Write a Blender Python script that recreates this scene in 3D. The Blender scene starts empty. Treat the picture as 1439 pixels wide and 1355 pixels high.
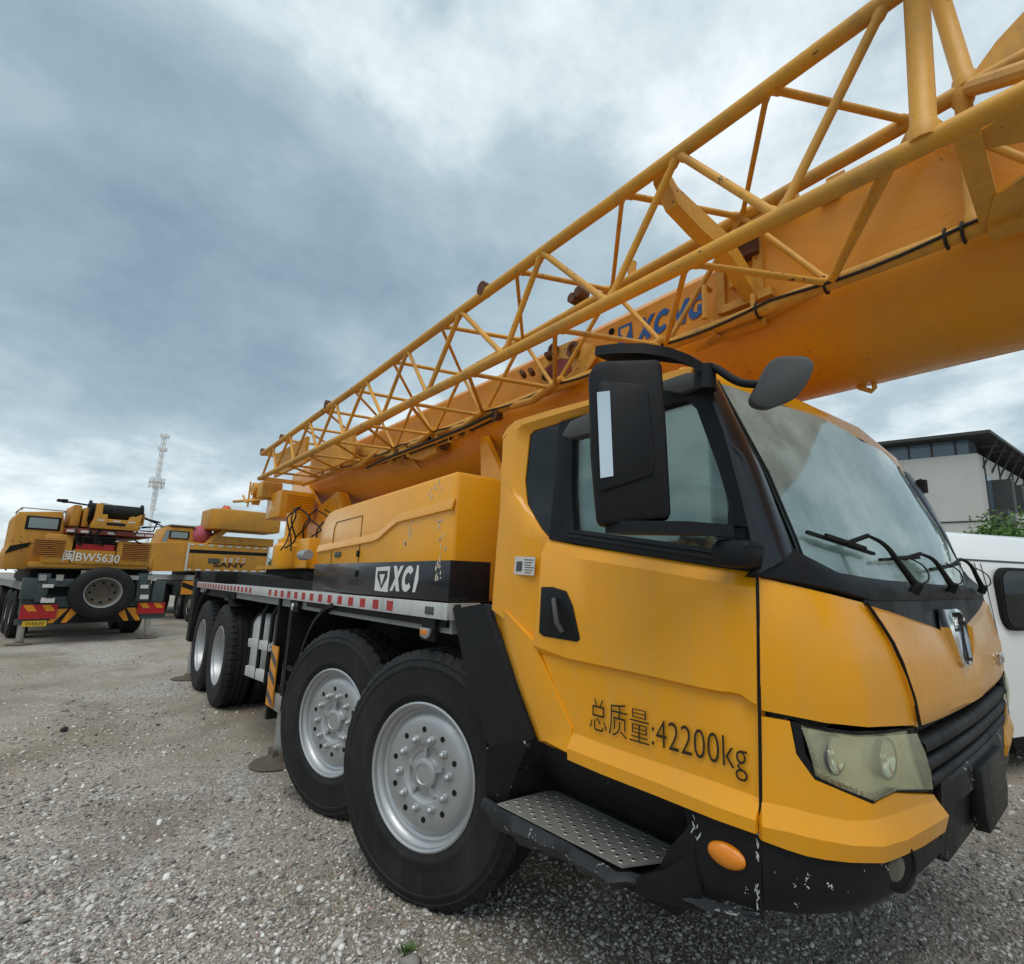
import bpy, bmesh, math, random
from mathutils import Vector, Matrix
import numpy as np
random.seed(7)
V=Vector; R=math.radians; PI=math.pi
scene=bpy.context.scene
COL=scene.collection
# ------------------------------------------------------------------ camera frame (metres; X forward of the crane, Y to its left, Z up)
CX,CY,F=792.6,682.4,731.28
CP=V((0,-1.4128,1.5779))
def cam_axes(pitch,roll,yaw):
    cp,sp=math.cos(pitch),math.sin(pitch)
    fw=V((math.cos(yaw)*cp,math.sin(yaw)*cp,sp)); r0=V((math.sin(yaw),-math.cos(yaw),0)); u0=r0.cross(fw)
    cr,sr=math.cos(roll),math.sin(roll)
    return r0*cr+u0*sr, u0*cr-r0*sr, fw
RX,UY,FW=cam_axes(R(10.4863),R(1.2835),R(137.4393))
def ray(u,v): return FW*F+RX*(u-CX)-UY*(v-CY)
def onax(u,v,ax,val):
    d=ray(u,v); return CP+d*((val-CP[ax])/d[ax])
def aY(u,v,y=0.): return onax(u,v,1,y)
def aX(u,v,x): return onax(u,v,0,x)
def aZ(u,v,z=0.): return onax(u,v,2,z)
# ------------------------------------------------------------------ materials
def nt(name):
    m=bpy.data.materials.new(name); m.use_nodes=True
    n=m.node_tree.nodes; l=m.node_tree.links
    return m,n,l,n['Principled BSDF']
def noise_node(n,l,scale,detail=6,rough=.6,coord='Object',dist=0.,vec=None):
    t=n.new('ShaderNodeTexNoise'); t.inputs['Scale'].default_value=scale; t.inputs['Detail'].default_value=detail
    t.inputs['Roughness'].default_value=rough; t.inputs['Distortion'].default_value=dist
    if vec is None:
        c=n.new('ShaderNodeTexCoord'); vec=c.outputs[coord]
    l.new(vec,t.inputs['Vector']); return t
def ramp(n,l,src,stops):
    r=n.new('ShaderNodeValToRGB'); e=r.color_ramp.elements
    while len(e)<len(stops): e.new(.5)
    for k,(p,c) in enumerate(stops):
        e[k].position=p; e[k].color=(c,c,c,1) if not hasattr(c,'__len__') else (*c,1)
    l.new(src,r.inputs['Fac']); return r
def mixc(n,l,fac,a,b,mode='MIX'):
    m=n.new('ShaderNodeMix'); m.data_type='RGBA'; m.blend_type=mode
    if hasattr(fac,'links') or hasattr(fac,'is_linked'): l.new(fac,m.inputs[0])
    else: m.inputs[0].default_value=fac
    for s,i in ((a,6),(b,7)):
        if hasattr(s,'is_linked'): l.new(s,m.inputs[i])
        else: m.inputs[i].default_value=(*s,1)
    return m.outputs[2]
def paint(name,col,rough=.35,coat=.3,dirt=.25,dirtcol=(.16,.11,.06),chips=0.,chipcol=(.5,.5,.48),bump=.02,metal=0.,scale=1.):
    m,n,l,b=nt(name)
    geo=n.new('ShaderNodeNewGeometry'); P=geo.outputs['Position']
    a=noise_node(n,l,1.7*scale,6,.62,vec=P); bb=noise_node(n,l,14*scale,5,.7,vec=P)
    # vertical streaks of grime
    mp=n.new('ShaderNodeMapping'); mp.inputs['Scale'].default_value=(9*scale,9*scale,.7*scale); l.new(P,mp.inputs['Vector'])
    st=noise_node(n,l,1.6,5,.7,vec=mp.outputs[0])
    r1=ramp(n,l,a.outputs[0],[(.42,0),(.72,1)]); r2=ramp(n,l,st.outputs[0],[(.5,0),(.75,1)]); r3=ramp(n,l,bb.outputs[0],[(.45,0),(.8,1)])
    md=n.new('ShaderNodeMath'); md.operation='MULTIPLY'; l.new(r1.outputs[0],md.inputs[0]); md.inputs[1].default_value=.55
    md2=n.new('ShaderNodeMath'); md2.operation='MULTIPLY_ADD'; l.new(r2.outputs[0],md2.inputs[0]); md2.inputs[1].default_value=.5; l.new(md.outputs[0],md2.inputs[2])
    md3=n.new('ShaderNodeMath'); md3.operation='MULTIPLY_ADD'; l.new(r3.outputs[0],md3.inputs[0]); md3.inputs[1].default_value=.35; l.new(md2.outputs[0],md3.inputs[2])
    md4=n.new('ShaderNodeMath'); md4.operation='MULTIPLY'; l.new(md3.outputs[0],md4.inputs[0]); md4.inputs[1].default_value=dirt; md4.use_clamp=True
    c=mixc(n,l,md4.outputs[0],col,dirtcol)
    if chips>0:
        ch=noise_node(n,l,26*scale,4,.75,vec=P); c2=noise_node(n,l,2.2,2,.5,vec=P)
        ad=n.new('ShaderNodeMath'); ad.operation='MULTIPLY_ADD'; l.new(c2.outputs[0],ad.inputs[0]); ad.inputs[1].default_value=.45; l.new(ch.outputs[0],ad.inputs[2])
        rc=ramp(n,l,ad.outputs[0],[(1.0-chips*.1-.06,0),(1.0-chips*.1-.05,1)])
        c=mixc(n,l,rc.outputs[0],c,chipcol)
    l.new(c,b.inputs['Base Color'])
    rr=n.new('ShaderNodeMath'); rr.operation='MULTIPLY_ADD'; l.new(md3.outputs[0],rr.inputs[0]); rr.inputs[1].default_value=.3; rr.inputs[2].default_value=rough; rr.use_clamp=True
    l.new(rr.outputs[0],b.inputs['Roughness'])
    b.inputs['Specular IOR Level'].default_value=.38 if max(col)>.1 else .22
    b.inputs['Coat Weight'].default_value=coat; b.inputs['Coat Roughness'].default_value=.12; b.inputs['Metallic'].default_value=metal
    if bump:
        bp=n.new('ShaderNodeBump'); bp.inputs['Strength'].default_value=bump*4; bp.inputs['Distance'].default_value=.01
        l.new(a.outputs[0],bp.inputs['Height'])
        bp2=n.new('ShaderNodeBump'); bp2.inputs['Strength'].default_value=bump*2; bp2.inputs['Distance'].default_value=.002
        l.new(bb.outputs[0],bp2.inputs['Height']); l.new(bp.outputs[0],bp2.inputs['Normal']); l.new(bp2.outputs[0],b.inputs['Normal'])
    return m
M={}
M['yellow']=paint('yellow_paint',(.82,.345,.004),.26,.30,.42,(.50,.30,.10),chips=.0)
M['yellow_old']=paint('weathered_yellow_paint',(.70,.335,.030),.48,.05,.85,(.30,.19,.085),chips=.36,chipcol=(.10,.05,.03))
M['yellow_far']=paint('faded_yellow_paint',(.56,.255,.022),.55,.03,.6,(.20,.13,.07),chips=.3,chipcol=(.15,.08,.04),scale=.6)
M['boompaint']=paint('orange_yellow_boom_paint',(.74,.285,.005),.36,.18,.35,(.38,.20,.06),chips=.30,chipcol=(.16,.06,.02))
M['black']=paint('black_plastic',(.0075,.0085,.011),.45,.0,.12,(.05,.05,.05),chips=.0,bump=.04)
M['black_chip']=paint('chipped_black_paint',(.0075,.008,.0095),.40,.0,.15,(.05,.05,.05),chips=.48,chipcol=(.55,.55,.53),bump=.04)
M['chassis']=paint('black_chassis_paint',(.006,.006,.0065),.55,.0,.4,(.03,.027,.025),bump=.04)
M['pillar']=paint('gloss_black_paint',(.010,.012,.017),.25,.5,.15,(.05,.05,.05))
M['rubber']=paint('tyre_rubber',(.011,.0115,.0125),.55,.0,.6,(.052,.047,.042),bump=.03)
M['silver']=paint('silver_wheel_paint',(.47,.48,.49),.40,.05,.32,(.2,.19,.18),metal=.75)
M['white_metal']=paint('dirty_white_metal',(.52,.53,.52),.4,.0,.6,(.2,.19,.17),chips=.3,chipcol=(.15,.14,.13))
M['steel']=paint('worn_steel',(.40,.39,.36),.42,.0,.5,(.17,.15,.12),metal=.6)
M['foot']=paint('muddy_steel_foot',(.10,.085,.07),.8,.0,.7,(.18,.13,.09))
M['rust']=paint('rusted_steel',(.13,.055,.03),.8,.0,.6,(.06,.03,.02),scale=3)
M['red']=paint('red_reflector',(.42,.012,.015),.3,.2,.3,(.15,.05,.05))
M['redbrown']=paint('dark_red_paint',(.22,.035,.025),.5,.1,.5,(.08,.04,.03))
M['white']=paint('white_reflector',(.62,.60,.57),.4,.0,.3,(.35,.32,.28))
M['whitevan']=paint('white_van_paint',(.78,.78,.77),.22,.6,.05,(.5,.48,.45),bump=.004)
M['lip']=paint('scraped_black_edge',(.022,.024,.027),.45,.0,.3,(.10,.10,.10),chips=1.05,chipcol=(.28,.28,.28),scale=.8)
M['scuff']=paint('scuffed_primer',(.60,.53,.42),.6,.0,.3)
M['blue']=paint('blue_lettering',(.015,.10,.33),.4,.0,.2,(.1,.1,.1))
M['letter_white']=paint('white_lettering',(.70,.70,.68),.5,.0,.3,(.3,.25,.15))
M['letter_black']=paint('black_lettering',(.03,.022,.012),.5,.0,.1,(.1,.06,.02))
M['deckgrey']=paint('grey_deck_plate',(.28,.29,.29),.6,.0,.6,(.15,.13,.11))
M['darkgreen']=paint('dark_grey_green_paint',(.055,.075,.078),.5,.05,.4,(.09,.08,.07))
M['grey_plastic']=paint('grey_plastic',(.075,.078,.08),.5,.0,.3,(.12,.11,.1))
M['interior']=paint('interior_grey',(.16,.175,.175),.8,.0,.2)
M['cream']=paint('headlamp_bezel',(.66,.65,.52),.20,.3,.25,(.35,.33,.25),metal=.55)
M['stripe_orange']=paint('orange_reflective',(.70,.26,.01),.35,.1,.25)
M['plate_yellow']=paint('number_plate_yellow',(.68,.42,.02),.4,.1,.2)
M['hose']=paint('hydraulic_hose',(.02,.018,.016),.5,.0,.3)
M['tarp']=paint('pink_tarpaulin',(.45,.10,.14),.7,.0,.3)
def chrome():
    m,n,l,b=nt('chrome'); b.inputs['Metallic'].default_value=1; b.inputs['Roughness'].default_value=.12; b.inputs['Base Color'].default_value=(.75,.76,.78,1); return m
M['chrome']=chrome()
def amber():
    m,n,l,b=nt('amber_lens'); b.inputs['Base Color'].default_value=(.80,.24,.005,1); b.inputs['Roughness'].default_value=.12; b.inputs['Coat Weight'].default_value=.6
    w=n.new('ShaderNodeTexWave'); w.inputs['Scale'].default_value=40; bp=n.new('ShaderNodeBump'); bp.inputs['Strength'].default_value=.3; bp.inputs['Distance'].default_value=.003
    l.new(w.outputs[0],bp.inputs['Height']); l.new(bp.outputs[0],b.inputs['Normal']); return m
M['amber']=amber()
def glass(name,tint,refl,dust_haze,dust_hazecol=(.5,.55,.55),rough=.03,wobble=.15,kmax=.9):
    m=bpy.data.materials.new(name); m.use_nodes=True; n=m.node_tree.nodes; l=m.node_tree.links; n.clear()
    out=n.new('ShaderNodeOutputMaterial'); tr=n.new('ShaderNodeBsdfTransparent'); tr.inputs[0].default_value=(*tint,1)
    gl=n.new('ShaderNodeBsdfGlossy'); gl.inputs['Roughness'].default_value=rough; gl.inputs['Color'].default_value=(.9,.95,.95,1)
    df=n.new('ShaderNodeBsdfDiffuse'); df.inputs[0].default_value=(*dust_hazecol,1)
    geo=n.new('ShaderNodeNewGeometry')
    ns=noise_node(n,l,2.5,5,.6,vec=geo.outputs['Position']); r=ramp(n,l,ns.outputs[0],[(.3,dust_haze*.4),(.75,dust_haze*1.5)])
    bp=n.new('ShaderNodeBump'); bp.inputs['Strength'].default_value=wobble; bp.inputs['Distance'].default_value=.01; ns2=noise_node(n,l,1.5,1,.5,vec=geo.outputs['Position']); l.new(ns2.outputs[0],bp.inputs['Height']); l.new(bp.outputs[0],gl.inputs['Normal'])
    lw=n.new('ShaderNodeLayerWeight'); lw.inputs[0].default_value=refl
    m1=n.new('ShaderNodeMixShader'); l.new(r.outputs[0],m1.inputs[0]); l.new(tr.outputs[0],m1.inputs[1]); l.new(df.outputs[0],m1.inputs[2])
    m2=n.new('ShaderNodeMixShader'); mk=n.new('ShaderNodeMath'); mk.operation='MULTIPLY'; l.new(lw.outputs['Fresnel'],mk.inputs[0]); mk.inputs[1].default_value=kmax; l.new(mk.outputs[0],m2.inputs[0]); l.new(m1.outputs[0],m2.inputs[1]); l.new(gl.outputs[0],m2.inputs[2])
    l.new(m2.outputs[0],out.inputs[0]); return m
M['windscreen']=glass('dust_and_sky_haze_windscreen',(.70,.90,.86),.50,.62,(.60,.74,.72),wobble=.03)  # diffuse teal layer: some dust, plus sky reflection brightness put into its colour
M['sideglass']=glass('tinted_side_glass',(.56,.74,.66),.50,.08,(.4,.43,.44),wobble=.03)
M['darkglass']=glass('dark_tinted_glass',(.04,.05,.06),.30,.05,(.2,.22,.25),wobble=.03)
M['lens']=glass('yellowed_headlamp_lens',(.96,.96,.88),.08,.20,(.80,.79,.60),.05,.05,kmax=.35)
M['mirror']=chrome(); M['mirror'].name='mirror_glass'
# ------------------------------------------------------------------ mesh building
ORG={}
class MB:
    def __init__(s): s.bm=bmesh.new()
    def face(s,pts):
        vs=[s.bm.verts.new(p) for p in pts]
        try: return s.bm.faces.new(vs)
        except ValueError: return None
    def box(s,c,d,rot=None,bev=0.):
        g=bmesh.ops.create_cube(s.bm,size=1.0); vs=g['verts']
        for v in vs: v.co=V((v.co.x*d[0],v.co.y*d[1],v.co.z*d[2]))
        if bev>0:
            es=list({e for v in vs for e in v.link_edges})
            r=bmesh.ops.bevel(s.bm,geom=es,offset=min(bev,min(d)*.45),segments=2,affect='EDGES',profile=.5)
            vs=list({v for f in r['faces'] for v in f.verts}|{v for v in vs if v.is_valid})
        for v in vs:
            if rot is not None: v.co=rot@v.co
            v.co+=V(c)
        return s
    def span(s,a,b,bev=0.):
        a=V(a);b=V(b); return s.box((a+b)/2,[abs(x) for x in (b-a)],None,bev)
    def beam(s,p0,p1,w,h,up=(0,0,1),bev=0.):
        p0=V(p0);p1=V(p1); x=(p1-p0); L=x.length; x.normalize(); y=V(up).cross(x); y.normalize(); z=x.cross(y)
        rot=Matrix((x,y,z)).transposed(); return s.box((p0+p1)/2,(L,w,h),rot,bev)
    def prism(s,pts,vec,bev=0.):
        pts=[V(p) for p in pts]; vec=V(vec)
        a=[s.bm.verts.new(p) for p in pts]; b=[s.bm.verts.new(p+vec) for p in pts]; k=len(pts)
        fs=[s.bm.faces.new(a),s.bm.faces.new(b[::-1])]
        for i in range(k): fs.append(s.bm.faces.new((a[i],b[i],b[(i+1)%k],a[(i+1)%k])))
        bmesh.ops.recalc_face_normals(s.bm,faces=fs)
        if bev>0:
            es=list({e for f in fs for e in f.edges}); bmesh.ops.bevel(s.bm,geom=es,offset=bev,segments=2,affect='EDGES',profile=.5)
        return s
    def tube(s,pts,r,n=10,cap=True,rads=None):
        pts=[V(p) for p in pts]; rings=[]; N=len(pts)
        up=None
        for i,p in enumerate(pts):
            t=(pts[min(i+1,N-1)]-pts[max(i-1,0)]).normalized()
            if up is None:
                up=V((0,0,1)) if abs(t.z)<.9 else V((1,0,0))
            a=up.cross(t).normalized(); b=t.cross(a); up=b
            rr=rads[i] if rads else r
            if 0<i<N-1:
                c=(pts[i]-pts[i-1]).normalized().dot((pts[i+1]-pts[i]).normalized()); 
            rings.append([s.bm.verts.new(p+(a*math.cos(2*PI*k/n)+b*math.sin(2*PI*k/n))*rr) for k in range(n)])
        for i in range(N-1):
            for k in range(n): s.bm.faces.new((rings[i][k],rings[i][(k+1)%n],rings[i+1][(k+1)%n],rings[i+1][k]))
        if cap: s.bm.faces.new(rings[0][::-1]); s.bm.faces.new(rings[-1])
        return s
    def lathe(s,prof,c,axis=(0,1,0),n=32,mod=None,capends=False):
        c=V(c); ax=V(axis).normalized(); a=ax.cross(V((0,0,1)) if abs(ax.z)<.9 else V((1,0,0))).normalized(); b=ax.cross(a)
        rings=[]
        for j,(r,h) in enumerate(prof):
            ring=[]
            for k in range(n):
                rr=r*(1+(mod(j,k) if mod else 0)); t=2*PI*k/n
                ring.append(s.bm.verts.new(c+ax*h+(a*math.cos(t)+b*math.sin(t))*rr))
            rings.append(ring)
        for i in range(len(rings)-1):
            for k in range(n): s.bm.faces.new((rings[i][k],rings[i][(k+1)%n],rings[i+1][(k+1)%n],rings[i+1][k]))
        if capends:
            s.bm.faces.new(rings[0][::-1]); s.bm.faces.new(rings[-1])
        return s
    def grid(s,rows,closed=False):
        g=[[s.bm.verts.new(p) for p in r] for r in rows]
        for i in range(len(g)-1):
            m=len(g[i]); 
            for k in range(m if closed else m-1):
                try: s.bm.faces.new((g[i][k],g[i][(k+1)%m],g[i+1][(k+1)%m],g[i+1][k]))
                except ValueError: pass
        return s
    def ball(s,c,r,sub=2,sc=(1,1,1)):
        g=bmesh.ops.create_icosphere(s.bm,subdivisions=sub,radius=1)
        for v in g['verts']: v.co=V((v.co.x*r*sc[0],v.co.y*r*sc[1],v.co.z*r*sc[2]))+V(c)
        return s
    def solid(s,t):
        """give the open sheet a thickness, towards -normal"""
        bm=s.bm; bmesh.ops.recalc_face_normals(bm,faces=bm.faces[:]); bm.normal_update()
        off={v:v.normal.copy()*t for v in bm.verts}
        geom=bmesh.ops.duplicate(bm,geom=bm.verts[:]+bm.edges[:]+bm.faces[:])
        return s
    def mirror(s,c=1.25):
        for v in s.bm.verts: v.co.y=2*c-v.co.y
        bmesh.ops.reverse_faces(s.bm,faces=s.bm.faces[:]); return s
    def build(s,name,mat,parent=None,ang=32,weld=True,recalc=False):
        bm=s.bm
        if weld: bmesh.ops.remove_doubles(bm,verts=bm.verts[:],dist=2e-5)
        if recalc: bmesh.ops.recalc_face_normals(bm,faces=bm.faces[:])
        for f in bm.faces: f.smooth=True
        for e in bm.edges:
            if len(e.link_faces)==2:
                if e.calc_face_angle(0)>R(ang): e.smooth=False
        lo=V([min(v.co[i] for v in bm.verts) for i in range(3)]); hi=V([max(v.co[i] for v in bm.verts) for i in range(3)])
        c=(lo+hi)/2
        if parent is None: c.z=lo.z
        bmesh.ops.translate(bm,verts=bm.verts[:],vec=-c)
        me=bpy.data.meshes.new(name); bm.to_mesh(me); bm.free()
        o=bpy.data.objects.new(name,me); COL.objects.link(o)
        me.materials.append(M[mat] if isinstance(mat,str) else mat)
        ORG[o]=c
        if parent is not None:
            o.parent=parent; o.location=c-ORG[parent]
        else: o.location=c
        return o
def split_build(mb,name,mat,parent,ang=32):
    """every loose piece of the mesh becomes an object of its own"""
    bm=mb.bm; bmesh.ops.remove_doubles(bm,verts=bm.verts[:],dist=2e-5); seen=set(); out=[]
    for f0 in list(bm.faces):
        if f0 in seen: continue
        st=[f0]; seen.add(f0); fs=[]
        while st:
            f=st.pop(); fs.append(f)
            for v in f.verts:
                for g in v.link_faces:
                    if g not in seen: seen.add(g); st.append(g)
        q=MB(); mp={}
        for f in fs:
            for v in f.verts:
                if v not in mp: mp[v]=q.bm.verts.new(v.co)
            q.bm.faces.new([mp[v] for v in f.verts])
        out.append(q.build(name,mat,parent,ang))
    bm.free(); return out
def block_letters(word,name,mat,parent,x0,x1,z0,z1,y,slant=.22,extr=.0015):
    """heavy slanted capitals on a plane y = const, seen from -y"""
    def arc(r0,r1,t0,t1,n=20): return [(.5+r0*math.cos(R(lerp_(t0,t1,i/n))),.5+r0*math.sin(R(lerp_(t0,t1,i/n)))) for i in range(n+1)],[(.5+r1*math.cos(R(lerp_(t0,t1,i/n))),.5+r1*math.sin(R(lerp_(t0,t1,i/n)))) for i in range(n+1)]
    lerp_=lambda p,q,t:p+(q-p)*t
    k=len(word); b=MB(); adv=1.08
    tot=k*adv-.08
    def put(i,pts):
        out=[]
        for u,v in pts:
            X=(i*adv+u)/tot; out.append(V((x0+(x1-x0)*X+(v)*slant*(z1-z0)-.5*slant*(z1-z0),y,z0+(z1-z0)*v)))
        return out
    for i,ch in enumerate(word):
        polys=[]
        if ch=='X': polys=[[(0,0),(.30,0),(1,1),(.70,1)],[(0,1),(.32,1),(.56,.66),(.42,.44)],[(.60,.56),(1,0),(.68,0),(.45,.33)]]
        elif ch=='M': polys=[[(0,0),(0,1),(.27,1),(.27,0)],[(.73,0),(.73,1),(1,1),(1,0)],[(.27,1),(.50,.45),(.50,.05),(.27,.60)],[(.73,1),(.73,.60),(.50,.05),(.50,.45)]]
        if ch in 'CG':
            o,q=arc(.5,.24,38,322)
            b.grid([put(i,o),put(i,q)]); b.grid([[p+V((0,-extr,0)) for p in put(i,q)],[p+V((0,-extr,0)) for p in put(i,o)]])
            b.grid([put(i,o),[p+V((0,-extr,0)) for p in put(i,o)]]); b.grid([put(i,q),[p+V((0,-extr,0)) for p in put(i,q)]])
            if ch=='G': polys=[[(.52,.52),(1,.52),(1,.34),(.52,.34)],[(.76,.34),(1,.34),(.93,.14),(.74,.10)]]
        for j,p in enumerate(polys): b.prism(put(i,p),(0,-extr*(1+.12*j),0))
    return b.build(name,mat,parent,30,weld=False,recalc=True)
def sheet(rows,name,mat,parent,t=.02,inward=None,closed=False,ang=30,extra=None,mirror=False):
    """a panel: a grid of points given thickness t along `inward`(vector or function)"""
    rows=[[V(p) for p in r] for r in rows]
    b=MB(); b.grid(rows,closed)
    def inn(p): return (inward(p) if callable(inward) else V(inward))*t
    back=[[p+inn(p) for p in r] for r in rows]
    b.grid([r[::-1] for r in back] if not closed else [r for r in back],closed)
    n=len(rows[0])
    if not closed:
        b.grid([[r[0] for r in rows],[r[0] for r in back]]); b.grid([[r[-1] for r in rows],[r[-1] for r in back]])
    b.grid([rows[0],back[0]],closed); b.grid([rows[-1],back[-1]],closed)
    if mirror: b.mirror()
    return b.build(name,mat,parent,ang,recalc=True)
def root(name,loc,label,cat,group=None,rz=0.,frame=None):
    o=bpy.data.objects.new(name,None); COL.objects.link(o); o.location=loc; o.rotation_euler=(0,0,rz); o.empty_display_size=.3
    o['label']=label; o['category']=cat
    if group: o['group']=group
    ORG[o]=V(frame) if frame is not None else V((0,0,0)); return o
def smooth(pts,it=2):
    pts=[V(p) for p in pts]
    for _ in range(it):
        q=[pts[0]]
        for p,r in zip(pts,pts[1:]): q+= [p.lerp(r,.25),p.lerp(r,.75)]
        pts=q+[pts[-1]]
    return pts
def tag(o,label=None,cat=None,group=None,kind=None):
    for k,v in (('label',label),('category',cat),('group',group),('kind',kind)):
        if v: o[k]=v
    return o
def copy_tree(o,parent=None,delta=None):
    c=o.copy(); COL.objects.link(c); c.parent=parent; ORG[c]=ORG[o]
    for ch in [x for x in o.children]: copy_tree(ch,c)
    return c
def resample(pts,n):
    pts=[V(p) for p in pts]; d=[0.]
    for a,b in zip(pts,pts[1:]): d.append(d[-1]+(b-a).length)
    out=[]
    for k in range(n):
        t=d[-1]*k/(n-1); i=0
        while i<len(d)-2 and d[i+1]<t: i+=1
        f=0 if d[i+1]==d[i] else (t-d[i])/(d[i+1]-d[i]); out.append(pts[i].lerp(pts[i+1],f))
    return out
def text_mesh(body,name,mat,parent,p0,p1,top,normal,extrude=.002,shear=0.,bold=0.,fill=True,spacing=1.):
    """letters whose box goes from p0 (lower left) to p1 (lower right), `top` is the height of the letter box"""
    cu=bpy.data.curves.new(name,'FONT'); cu.body=body; cu.size=1; cu.shear=shear; cu.offset=bold; cu.space_character=spacing; cu.resolution_u=3
    ob=bpy.data.objects.new(name+'_tmp',cu); COL.objects.link(ob)
    bpy.context.view_layer.update(); dg=bpy.context.evaluated_depsgraph_get()
    me=bpy.data.meshes.new_from_object(ob.evaluated_get(dg)); bpy.data.objects.remove(ob); bpy.data.curves.remove(cu)
    bm=bmesh.new(); bm.from_mesh(me); bpy.data.meshes.remove(me)
    xs=[v.co.x for v in bm.verts]; ys=[v.co.y for v in bm.verts]
    x0,x1,y0,y1=min(xs),max(xs),min(ys),max(ys)
    p0=V(p0);p1=V(p1);X=p1-p0; N=V(normal).normalized(); U=N.cross(X).normalized()
    if extrude>0:
        r=bmesh.ops.extrude_face_region(bm,geom=bm.faces[:]); 
        for e in r['geom']:
            if isinstance(e,bmesh.types.BMVert): e.co.z=1
    for v in bm.verts:
        fx=(v.co.x-x0)/(x1-x0); fy=(v.co.y-y0)/(y1-y0)
        v.co=p0+X*fx+U*(fy*top)+N*(v.co.z*extrude)
    b=MB(); b.bm.free(); b.bm=bm
    return b.build(name,mat,parent,30,weld=False,recalc=True)
# ================================================================== the big crane
HW=1.25
def lerp(a,b,t): return a+(b-a)*t
def tab(t,ks):
    if t<=ks[0][0]: return ks[0][1]
    for (a,x),(b,y) in zip(ks,ks[1:]):
        if t<=b: return lerp(x,y,(t-a)/(b-a))
    return ks[-1][1]
GD=[(0,0),(.02,.12),(.05,.28),(.10,.47),(.15,.62),(.2,.73),(.25,.80),(.3,.845),(.35,.88),(.4,.905),(.45,.925),(.5,.94),(.6,.963),(.7,.976),(.8,.985),(1.25,1.0)]
AZ=[(.75,.235),(.95,.255),(1.17,.262),(1.35,.24),(1.54,.215),(1.62,.19)]
def xws(d,z):
    xe=tab(z,[(1.60,-.655),(1.69,-.672),(1.934,-.756),(2.29,-.918),(2.4,-.97)])
    xc=tab(z,[(1.60,-.555),(1.934,-.665),(2.29,-.815),(2.4,-.87)])
    if d<.15: return lerp(xe-.10,xe,(max(d,0)/.15)**.6)
    return xe+(xc-xe)*(1-((HW-d)/(HW-.15))**2)
def xfr(d,z): return -.745+tab(d,GD)*tab(z,AZ)
def hull(y,z):
    d=min(y,2*HW-y)
    return xfr(d,z)
def hullw(y,z): return xws(min(y,2*HW-y),z)
def hit(u,v,fn=hull,y0=0.):
    """where the sight line meets the cab's front skin (or its side plane y0)"""
    d=ray(u,v); t0=(y0-CP.y)/d.y
    p=CP+d*t0
    if p.x<fn(y0,p.z): return p
    ta=t0; tb=t0*3.5; N=300
    prev=ta
    for i in range(1,N+1):
        t=ta+(tb-ta)*i/N; q=CP+d*t
        if q.x<fn(q.y,q.z):
            lo,hi=prev,t
            for _ in range(24):
                mid=(lo+hi)/2; q=CP+d*mid
                if q.x<fn(q.y,q.z): hi=mid
                else: lo=mid
            return CP+d*hi
        prev=t
    return CP+d*t0
def nrm(p,fn=hull):
    e=.01
    gx=1.; gy=-(fn(p.y+e,p.z)-fn(max(p.y-e,0),p.z))/(e+min(e,p.y) if p.y<e else 2*e); gz=-(fn(p.y,p.z+e)-fn(p.y,p.z-e))/(2*e)
    return V((gx,gy,gz)).normalized()
def hitrows(rows,n,offs=None,fn=hull):
    out=[]
    for i,r in enumerate(rows):
        r2=resample([V((a,b,0)) for a,b in r],n); pts=[]
        for q in r2:
            p=hit(q.x,q.y,fn)
            if offs and offs[i]: p=p+nrm(p,fn)*offs[i]
            pts.append(p)
        out.append(pts)
    return out
def hitrows_k(rows,offs=None,fn=hull,sub=3):
    """rows of matching picture points, refined `sub` times along each row"""
    out=[]
    for i,r in enumerate(rows):
        pts=[]
        for (a,b),(c,d) in zip(r,r[1:]):
            for k in range(sub): pts.append((lerp(a,c,k/sub),lerp(b,d,k/sub)))
        pts.append(r[-1]); q=[]
        for a,b in pts:
            p=hit(a,b,fn)
            if offs and offs[i]: p=p+nrm(p,fn)*offs[i]
            q.append(p)
        out.append(q)
    return out
def mir(rows): return [[V((p.x,2*HW-p.y,p.z)) for p in r] for r in rows]
def inback(p): return V((-.9,0.,0)) if .3<p.y<2.2 else V((-.6,.7 if p.y<1.25 else -.7,0))
crane=root('mobile_crane',(-5,1.25,0),'large yellow truck crane with lattice jib stowed along its boom, filling the foreground','crane',frame=(-5,1.25,0))
K=crane
def siderows(rows,ys,sub=3):
    out=[]
    for r,y in zip(rows,ys):
        pts=[]
        for (a,b),(c,d) in zip(r,r[1:]):
            for k in range(sub): pts.append((lerp(a,c,k/sub),lerp(b,d,k/sub)))
        pts.append(r[-1])
        q=[]
        for (a,b) in pts:
            p=aY(a,b,0.); p.y=y; q.append(p)
        out.append(q)
    return out
def both(rows,name,mat,parent,t,inward,closed=False,ang=30,farparent=None):
    o=sheet(rows,name,mat,parent,t,inward,closed,ang)
    fp=farparent or parent
    i2=V(inward); i2.y=-i2.y
    sheet(mir(rows),name,mat,fp,t,tuple(i2),closed,ang)
    return o
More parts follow.
